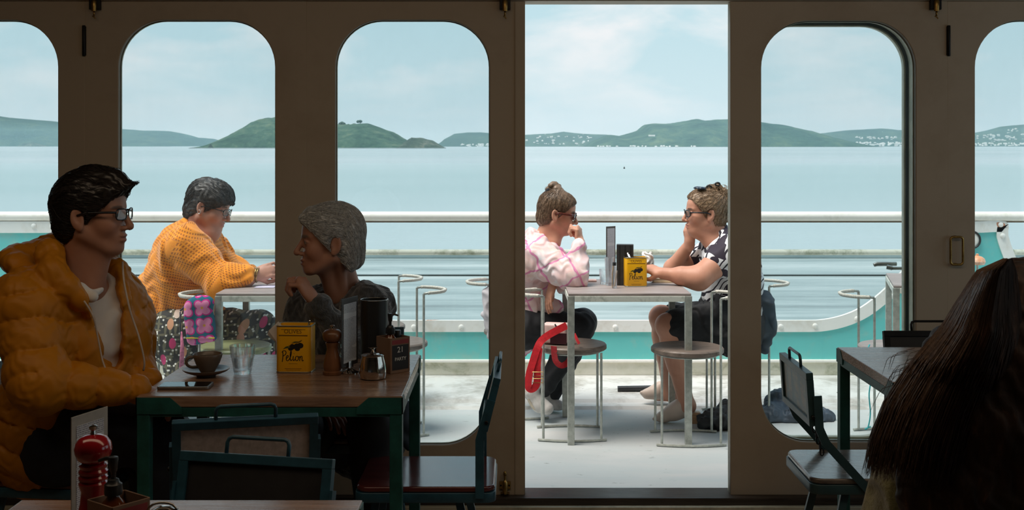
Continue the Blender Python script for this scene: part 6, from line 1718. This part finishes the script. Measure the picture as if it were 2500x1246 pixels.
def checked():
    s = NT('pink_checked_cloth'); v = s.coord(rot=(0, .5, 0)); sp_ = s.n('ShaderNodeSeparateXYZ'); s.l(v, sp_.inputs[0])
    w = s.math('MULTIPLY', s.noise(s.coord(), 6, 3, .6), .09)
    def ln(ax, per, ph, wd): 
        f_ = s.math('FRACT', s.math('ADD', s.math('MULTIPLY', s.math('ADD', sp_.outputs[ax], w), 1 / per), ph)); return s.math('LESS_THAN', s.math('ABSOLUTE', s.math('SUBTRACT', f_, .5)), wd)
    n = s.noise(s.coord(), 7, 4, .6)
    c = s.ramp(n, [(.35, (.85, .84, .88)), (.52, (.86, .70, .68)), (.68, (.84, .58, .50))])
    pale = s.math('MAXIMUM', ln(0, .085, .1, .22), ln(2, .085, .3, .22)); c = s.mix(s.math('MULTIPLY', pale, .35), c, (.84, .50, .52))
    fine = s.math('MAXIMUM', ln(0, .15, .35, .035), ln(2, .13, .6, .035)); c = s.mix(s.math('MULTIPLY', fine, .75), c, (.72, .16, .42))
    s.set(col=c, rough=.8); s.bump(n, .2, .01); return s.m
B = Body(); bodyparts(B, J, .030, .98, npk, arms=False, legs=False, shoulder=.062)
B.chain([J['shA'], J['elA']], [.088, .080], .05); B.chain([J['elA'], W(1413, 606, 6.25)], [.078, .046], .03)
B.chain([J['shB'], J['elB']], [.078, .062], .05); B.chain([J['elB'], W(1374, 694, 6.36)], [.060, .044], .03)
B.cap(W(1290, 745, 6.45), W(1360, 752, 6.40), .085, .040, .05); B.cap(W(1270, 660, 6.5), W(1262, 760, 6.5), .15, .15, .06, flat=((0, 1, 0), 1.0))
B.chain([W(1300, 572, 6.46), W(1322, 588, 6.37), W(1350, 606, 6.36), W(1376, 622, 6.38)], [.030, .026, .022, .016], .02)
B.ell(W(1352, 578, 6.45), (.062, .08, .068), Matrix.Rotation(R(30), 3, 'Y'), .012, 's')
B.disp(folds(.0065, 40, (.8, .3, -.6), 1.2, 1)); B.disp(folds(.003, 95, (.3, .5, 1), 1.2, 2))
skin_obj('shirt', B, .0048, checked(), P4)
B = Body(); bodyparts(B, J, .012, 1.0, npk, torso=False, arms=False); B.cap(J['hpA'], J['hpB'], .12, None, .05); B.disp(folds(.003, 60, (1, .2, .5), 1.1))
skin_obj('leggings', B, .0055, M_black, P4)
M_canvas = simple('white_grey_canvas', (.58, .56, .54), .8, 0, .15, 30)
for a_, b_, c_ in ((W(1296, 958, 6.36), W(1318, 988, 6.36), W(1336, 998, 6.34)), (W(1325, 968, 6.60), W(1345, 990, 6.60), W(1362, 992, 6.58))):
    B = Body(); B.chain([a_, b_, c_], [.040, .042, .034], .02); B.cap(a_, a_ + Vector((.03, 0, .05)), .036, .038, .02)
    B.plane((0, 0, .016), (0, 0, -1), .004); skin_obj('sneaker', B, .005, M_canvas, P4)
m = MB()
for a_, b_, c_ in ((W(1284, 952, 6.36), W(1306, 1000, 6.36), W(1345, 1006, 6.34)),):
    m.tube([p - P4.location for p in smooth_path([a_, b_ + Vector((0, 0, .008)), c_ + Vector((0, 0, .012))], 5)], 1.0, 8, ell=(.014, .036, (1, 0, 0)))
m.build('sole', simple('cream_rubber', (.55, .48, .38), .7), P4, True)
q = W(1347, 702, 6.25) - P4.location

# ================================================================== person in the black and white top
J = dict(hip=W(1802, 780, 6.46), waist=W(1800, 715, 6.46), chest=W(1785, 650, 6.44), neck=W(1752, 578, 6.43), shA=W(1778, 622, 6.26), shB=W(1742, 622, 6.60),
         elA=W(1706, 680, 6.18), wrA=W(1618, 668, 6.22), elB=W(1642, 655, 6.60), wrB=W(1683, 598, 6.50), hpA=W(1790, 800, 6.34), hpB=W(1790, 792, 6.56),
         knA=W(1630, 795, 6.32), knB=W(1614, 775, 6.52), anA=W(1676, 985, 6.34), anB=W(1636, 955, 6.70))
ns = Vector((-.92, -.2, -.2)).normalized()
P5 = person('person in a black and white striped top, dark skirt and tan mules', (1.16, 6.44, 0))
hd = Head(W(1720, 519, 6.42), (-1, -.10, -.02), (-.02, 0, 1), 1.06, 1.0, .95, .85, .5)
B = Body(); bodyparts(B, J, 0, 1.02, ns); hd.build(B)
B.cap(hd.p(-.025, 0, -.05), J['neck'], .056, .066, .03); B.cap(hd.p(.03, 0, -.08), W(1735, 590, 6.40), .034, .045, .03)
B.cap(J['shA'], J['elA'], .072, .058, .03); B.cap(J['elA'], J['elA'].lerp(J['wrA'], .45), .056, .050, .03)
hand(B, J['wrA'], (-.8, .35, .30), (0, .4, -.9), 1, (30, 40, 30), 1.0, .5); hand(B, J['wrB'] + Vector((0, -.02, 0)), (-.12, -.15, 1), (.5, .3, .3), 1, (35, 65, 50), .98, .4)
for a_, t_ in ((J['anA'], W(1606, 1018, 6.34)), (J['anB'], W(1580, 975, 6.72))): B.cap(a_ + Vector((.01, 0, -.02)), t_ + Vector((.06, 0, .012)), .040, .022, .03)
skin_obj('body', B, .0042, M_skin, P5, {'col': facecol(hd, (.66, .34, .23), (.52, .17, .14))})
def ex(H_, E, hd):
    E(-.02, 0, .05, .090, .076, .066); H_.cap(hd.p(.04, 0, .078), hd.p(.082, 0, .062), .026 * hd.s, .016 * hd.s, .02)
    H_.cap(hd.p(-.05, 0, .0), hd.p(-.075, 0, -.07), .052 * hd.s, .022 * hd.s, .03)
Hh = hairshell(hd, .010, .072, -.03, -.10, ex)
rn = random.Random(5)
for px, py, r_ in ((1735, 462, .030), (1750, 458, .026), (1746, 476, .034), (1766, 468, .026), (1772, 480, .022), (1758, 492, .034), (1764, 508, .026), (1740, 486, .034)): Hh.ell(W(px, py, 6.43), (r_, r_ * .9, r_ * .8), None, .006)
Hh.disp(folds(.0014, 240, (.6, .5, -.6), .6))
M_hair5 = hairmat('fair_brown_hair', (.16, .10, .055), (.42, .28, .17), (.66, .49, .32), .45)
skin_obj('hair', Hh, .0038, M_hair5, P5)
def flow5(L):
    t_ = np.array([-.09, 0, .09]) - L; return t_ / (np.linalg.norm(t_, axis=1)[:, None] + 1e-6)
hair_over('hair_locks', P5, M_hair5, hd, Hh, 900, .011, 7, flow5, lambda L: (L[:, 2] > -.1), .0006, .0008, 9, .1)
def loosebit(i):
    a = W(rn.uniform(1728, 1778), rn.uniform(450, 490), 6.43 + rn.uniform(-.04, .04)); d = Vector((rn.uniform(-.4, .8), rn.uniform(-.4, .3), rn.uniform(-1, .6)))
    return [a + d * .009 * k + Vector((math.sin(k * .8 + i) * .004, 0, -.0009 * k * k)) for k in range(9)]
strands('loose_locks', P5, M_hair5, 150, loosebit, .0013)
glasses(hd, P5, M_blackframe, M_lens, .025, .018, .0028, z=-.002, x=.099, thick=1.3)
# sunglasses pushed up
m = MB()
for y_ in (-1, 1):
    m.sphere(hd.p(.022, y_ * .034, .124) - P5.location, 1.0, (.026, .026, .010), 14)
m.tube([hd.p(.02, -.06, .112) - P5.location, hd.p(-.02, -.082, .07) - P5.location, hd.p(-.05, -.080, .05) - P5.location], .003, 6); m.build('pushed_up_sunglasses', simple('blue_black_lens', (.02, .03, .05), .08), P5, True)
m = MB()
for px, py in ((1752, 450), (1731, 457)): m.tube([W(px, py, 6.40) + Vector((.012 * math.cos(a), 0, .008 * math.sin(a))) - P5.location for a in [2 * PI * k / 12 for k in range(12)]], .005, 6, closed=True)
m.build('hair_clip', M_satin, P5, True)
def striped():
    s = NT('black_white_patterned_cloth'); v = s.coord(rot=(0, .9, 0), scale=(1, .5, 1)); sp_ = s.n('ShaderNodeSeparateXYZ'); s.l(v, sp_.inputs[0])
    n = s.noise(s.coord((1, .5, 1)), 5.5, 1, .4, .6); w = s.math('MULTIPLY', s.noise(s.coord(), 7, 2, .5), .10)
    f_ = s.math('FRACT', s.math('MULTIPLY', s.math('ADD', sp_.outputs[2], w), 1 / .030)); thin = s.math('LESS_THAN', f_, .26)
    sp2 = s.n('ShaderNodeSeparateXYZ'); s.l(s.coord(rot=(0, -.15, 0)), sp2.inputs[0]); g_ = s.math('FRACT', s.math('MULTIPLY', s.math('ADD', sp2.outputs[2], w), 1 / .11)); bold = s.math('GREATER_THAN', g_, .50)
    white = s.mix(thin, (.80, .80, .82), (.02, .015, .025)); patch = s.math('GREATER_THAN', n, .64)
    c = s.mix(s.math('MAXIMUM', patch, s.math('MULTIPLY', bold, s.math('GREATER_THAN', n, .55))), white, (.028, .018, .034))
    s.set(col=c, rough=.75); return s.m
B = Body(); bodyparts(B, J, .022, 1.04, ns, arms=False, legs=False, shoulder=.068, chest=.165)
B.cap(J['shA'], J['shA'].lerp(J['elA'], .33), .090, .082, .03); B.cap(J['shB'], J['shB'].lerp(J['elB'], .3), .080, .074, .03)
B.cap(W(1752, 660, 6.40), W(1760, 720, 6.42), .085, .10, .05)
B.ell(W(1738, 578, 6.42), (.062, .085, .070), Matrix.Rotation(R(-25), 3, 'Y'), .012, 's')
B.disp(folds(.004, 50, (.6, .3, .9), 1.1))
skin_obj('striped_top', B, .0048, striped(), P5)
B = Body(); B.cap(J['hpA'], W(1662, 795, 6.33), .125, .098, .05); B.cap(J['hpB'], W(1655, 782, 6.52), .12, .094, .05); B.cap(J['hip'], J['hpA'], .18, .15, .05); B.cap(W(1750, 800, 6.36), W(1700, 850, 6.34), .09, .060, .06); B.cap(W(1780, 740, 6.44), J['hip'], .15, .17, .05)
B.disp(folds(.007, 42, (1, .3, .35), 1.1)); B.disp(folds(.003, 90, (.6, .3, .7), 1.1))
skin_obj('skirt', B, .0055, simple('black_skirt_cloth', (.013, .014, .016), .8, 0, .3, 30), P5)
M_mule = simple('tan_leather', (.66, .53, .45), .45, 0, .06)
for nmx, an, toe, heelp, Y_, lift in (('mule', J['anA'], W(1597, 1026, 6.34), W(1698, 1010, 6.34), 6.34, 0), ('mule', J['anB'], W(1566, 962, 6.72), W(1640, 985, 6.72), 6.72, .0)):
    B = Body()
    mid = toe.lerp(heelp, .45)
    B.chain([toe + Vector((0, 0, .006)), toe.lerp(mid, .5) + Vector((0, 0, .010)), mid + Vector((0.01, 0, .026))], [.010, .030, .043], .02, flat=((0, 1, 0), .9)); B.cap(mid + Vector((.01, 0, .026)), heelp + Vector((-.03, 0, .012)), .040, .030, .02)
    B.cap(mid + Vector((.0, 0, .03)), mid + Vector((.03, 0, .062)), .040, .034, .02)
    bz_ = .005 if nmx and Y_ < 6.5 else .05
    B.plane((0, 0, bz_ - .002), (0, 0, -1), .003)
    B.cap(an + Vector((.005, 0, .03)), an + Vector((.05, 0, .0)), .042, .046, .008, 's')
    o = skin_obj('mule', B, .0042, M_mule, P5)
m = MB(); c_ = W(1698, 1016, 6.34) - P5.location; m.box(c_ + Vector((0, 0, -.010)), (.048, .055, .068), Euler((0, R(4), 0)), bev=.008); m.build('block_heel', simple('stacked_wood_heel', (.45, .27, .15), .4, 0, .3, 60, stretch=(1, 1, 5)), P5)
m = MB(); c_ = W(1642, 975, 6.72) - P5.location; m.box(c_ + Vector((0, 0, -.0)), (.04, .05, .05), Euler((0, R(20), 0)), bev=.008); m.build('block_heel', simple('stacked_wood_heel', (.45, .27, .15), .4, 0, .3, 60, stretch=(1, 1, 5)), P5)

# ================================================================== long-haired person in the foreground, seen from behind
HYY = 2.46
J = dict(hip=W(2420, 1620, HYY), waist=W(2420, 1450, HYY), chest=W(2430, 1270, HYY), neck=W(2465, 1010, HYY - .02), shA=W(2280, 1115, HYY), shB=W(2640, 1115, HYY),
         elA=W(2190, 1370, HYY + .05), wrA=W(2300, 1420, HYY + .3), elB=W(2720, 1400, HYY + .1), wrB=W(2500, 1420, HYY + .3), hpA=W(2340, 1640, HYY), hpB=W(2520, 1640, HYY),
         knA=W(2300, 1400, HYY + .45), knB=W(2480, 1400, HYY + .45), anA=W(2300, 1720, HYY + .5), anB=W(2450, 1720, HYY + .5))
nh = Vector((0, 1, 0))
P6 = person('long dark-haired person in a mossy jumper, seen from behind at right', (.98, 2.46, 0))
hd = Head(W(2482, 786, HYY), (-.28, 1, -.12), (-.03, .10, 1), .98, 1.0)
B = Body(); bodyparts(B, J, -.004, .95, nh); hd.build(B); B.cap(hd.p(-.02, 0, -.05), J['neck'], .054, .06, .03)
hand(B, J['wrA'], (.5, .8, .1), (0, 0, -1), 1, (20, 20, 20)); hand(B, J['wrB'], (-.5, .8, .1), (0, 0, -1), -1, (20, 20, 20))
skin_obj('body', B, .0055, M_skin, P6, {'col': facecol(hd, (.60, .34, .25))})
def jumpermat():
    s = NT('mossy_fluffy_knit'); n = s.noise(s.coord(), 30, 7, .75); n2 = s.noise(s.coord(), 9, 4, .6)
    s.set(col=s.ramp(s.math('ADD', s.math('MULTIPLY', n, .5), s.math('MULTIPLY', n2, .5)), [(.36, (.05, .035, .012)), (.5, (.20, .19, .07)), (.62, (.42, .42, .22))]), rough=1.0, sheen=.8); s.bump(n, .9, .012); return s.m
B = Body(); bodyparts(B, J, .030, 1.0, nh, legs=False); B.cap(J['shA'], J['elA'], .10, .085, .05); B.disp(folds(.006, 60, (.6, .5, .5), 1.2)); B.ell(W(2470, 985, HYY), (.09, .1, .08), None, .02, 's')
skin_obj('jumper', B, .0055, jumpermat(), P6)
B = Body(); bodyparts(B, J, .015, 1.05, nh, torso=False, arms=False); B.cap(J['hpA'], J['hpB'], .13, None, .05); skin_obj('trousers', B, .009, M_black, P6)
# hair: skull cap, then a heavy fall over the back that spreads to the left
Hh = Body(); Hh.ell(hd.p(-.014, 0, .036), hd.r(.112, .094, .098), hd.M, .02); Hh.ell(hd.p(.03, 0, .03), hd.r(.07, .080, .07), hd.M, .02); Hh.ell(hd.p(-.05, 0, -.04), hd.r(.085, .088, .09), hd.M, .03)
by = HYY - .06
Hh.cap(W(2468, 820, by), W(2420, 940, by - .02), .095, .110, .06, flat=((0, 1, 0), .75)); Hh.cap(W(2420, 940, by - .02), W(2370, 1070, by - .05), .110, .11, .06, flat=((0, 1, 0), .6)); Hh.cap(W(2370, 1070, by - .05), W(2320, 1200, by - .08), .11, .08, .06, flat=((0, 1, 0), .5))
Hh.cap(W(2500, 830, by), W(2480, 1010, by - .05), .12, .16, .06, flat=((0, 1, 0), .6)); Hh.cap(W(2480, 1010, by - .05), W(2450, 1230, by - .08), .16, .15, .06, flat=((0, 1, 0), .5))
Hh.ell(hd.p(.10, 0, -.03), hd.r(.06, .055, .10), hd.M, .02, 's')
Hh.disp(folds(.0016, 190, (1, .2, .45), .5)); Hh.disp(folds(.004, 38, (1, .2, .45), .35, 3))
def longhair():
    s = NT('long_dark_brown_hair'); n = s.noise(s.coord((1, 1, .35), rot=(0, -.45, 0)), 40, 6, .6, .5)
    s.set(col=s.ramp(n, [(.35, (.014, .008, .006)), (.6, (.045, .025, .017)), (.75, (.12, .062, .04))]), rough=.6, spec=.25); s.bump(n, .5, .004); return s.m
M_hair6 = longhair()
skin_obj('hair', Hh, .0055, M_hair6, P6)
M_hair6_lit = hairmat('window_lit_hair', (.045, .026, .018), (.14, .085, .055), (.26, .165, .11), .45)  # paler copy of the hair: window light on the outer locks, put into colour
rn = np.random.RandomState(12)
def lock(i):
    edge = e0 + (e1 - e0) * rn.rand() ** 1.3
    # the left outline in the picture of the fall, and offsets into the mass
    L0 = [(2452, 632), (2385, 662), (2342, 730), (2300, 800), (2222, 890), (2160, 985), (2125, 1080), (2108, 1170)]
    L1 = [(2470, 632), (2480, 660), (2490, 740), (2500, 830), (2490, 930), (2470, 1020), (2440, 1120), (2420, 1220)]
    s0 = rn.uniform(0, .35); s1 = rn.uniform(.72, 1.0); pts = []; w1, w2, ph = rn.uniform(.3, 1), rn.uniform(.3, 1), rn.uniform(0, 6)
    for k in range(16):
        s_ = (s0 + (s1 - s0) * k / 15) * 6.999; a = int(s_); f_ = s_ - a
        x0 = L0[a][0] * (1 - f_) + L0[a + 1][0] * f_; y0 = L0[a][1] * (1 - f_) + L0[a + 1][1] * f_
        x1 = L1[a][0] * (1 - f_) + L1[a + 1][0] * f_; y1 = L1[a][1] * (1 - f_) + L1[a + 1][1] * f_
        e_ = edge; wv = math.sin(s_ * 2.2 * w1 + ph) * 9 * w2 * (s_ / 7)
        bulge = .13 * math.sin(PI * min(1, max(0, e_ * .9 + .05))) + .02 + .02 * math.sin(ph)
        bulge *= (.9 if s_ < 4 else .8)
        pts.append(W(x0 + (x1 - x0) * e_ + wv, y0 + (y1 - y0) * e_ + wv * .5, HYY - .10 - bulge + .05 * (1 - e_)))
    return pts, .0008 + .0010 * rn.rand()
e0, e1 = 0, .42
strands('hair_locks', P6, M_hair6_lit, 2800, lock, .0012, sides=3)
e0, e1 = .3, 1.0
strands('hair_locks', P6, M_hair6, 2800, lock, .0012, sides=3)
def wisp(i):
    a = Vector((rn.uniform(2200, 2330), rn.uniform(850, 960))); k_ = rn.uniform(.5, 1)
    return [W(a.x - 11 * k * k_ + (k > 7) * (k - 7) * 4, a.y + (3 * k if k < 6 else 18 + (k - 6) * 13) * k_, HYY - .05 + rn.uniform(-.002, .002)) for k in range(13)]
strands('loose_wisps', P6, M_hair6_lit, 46, wisp, .0007)
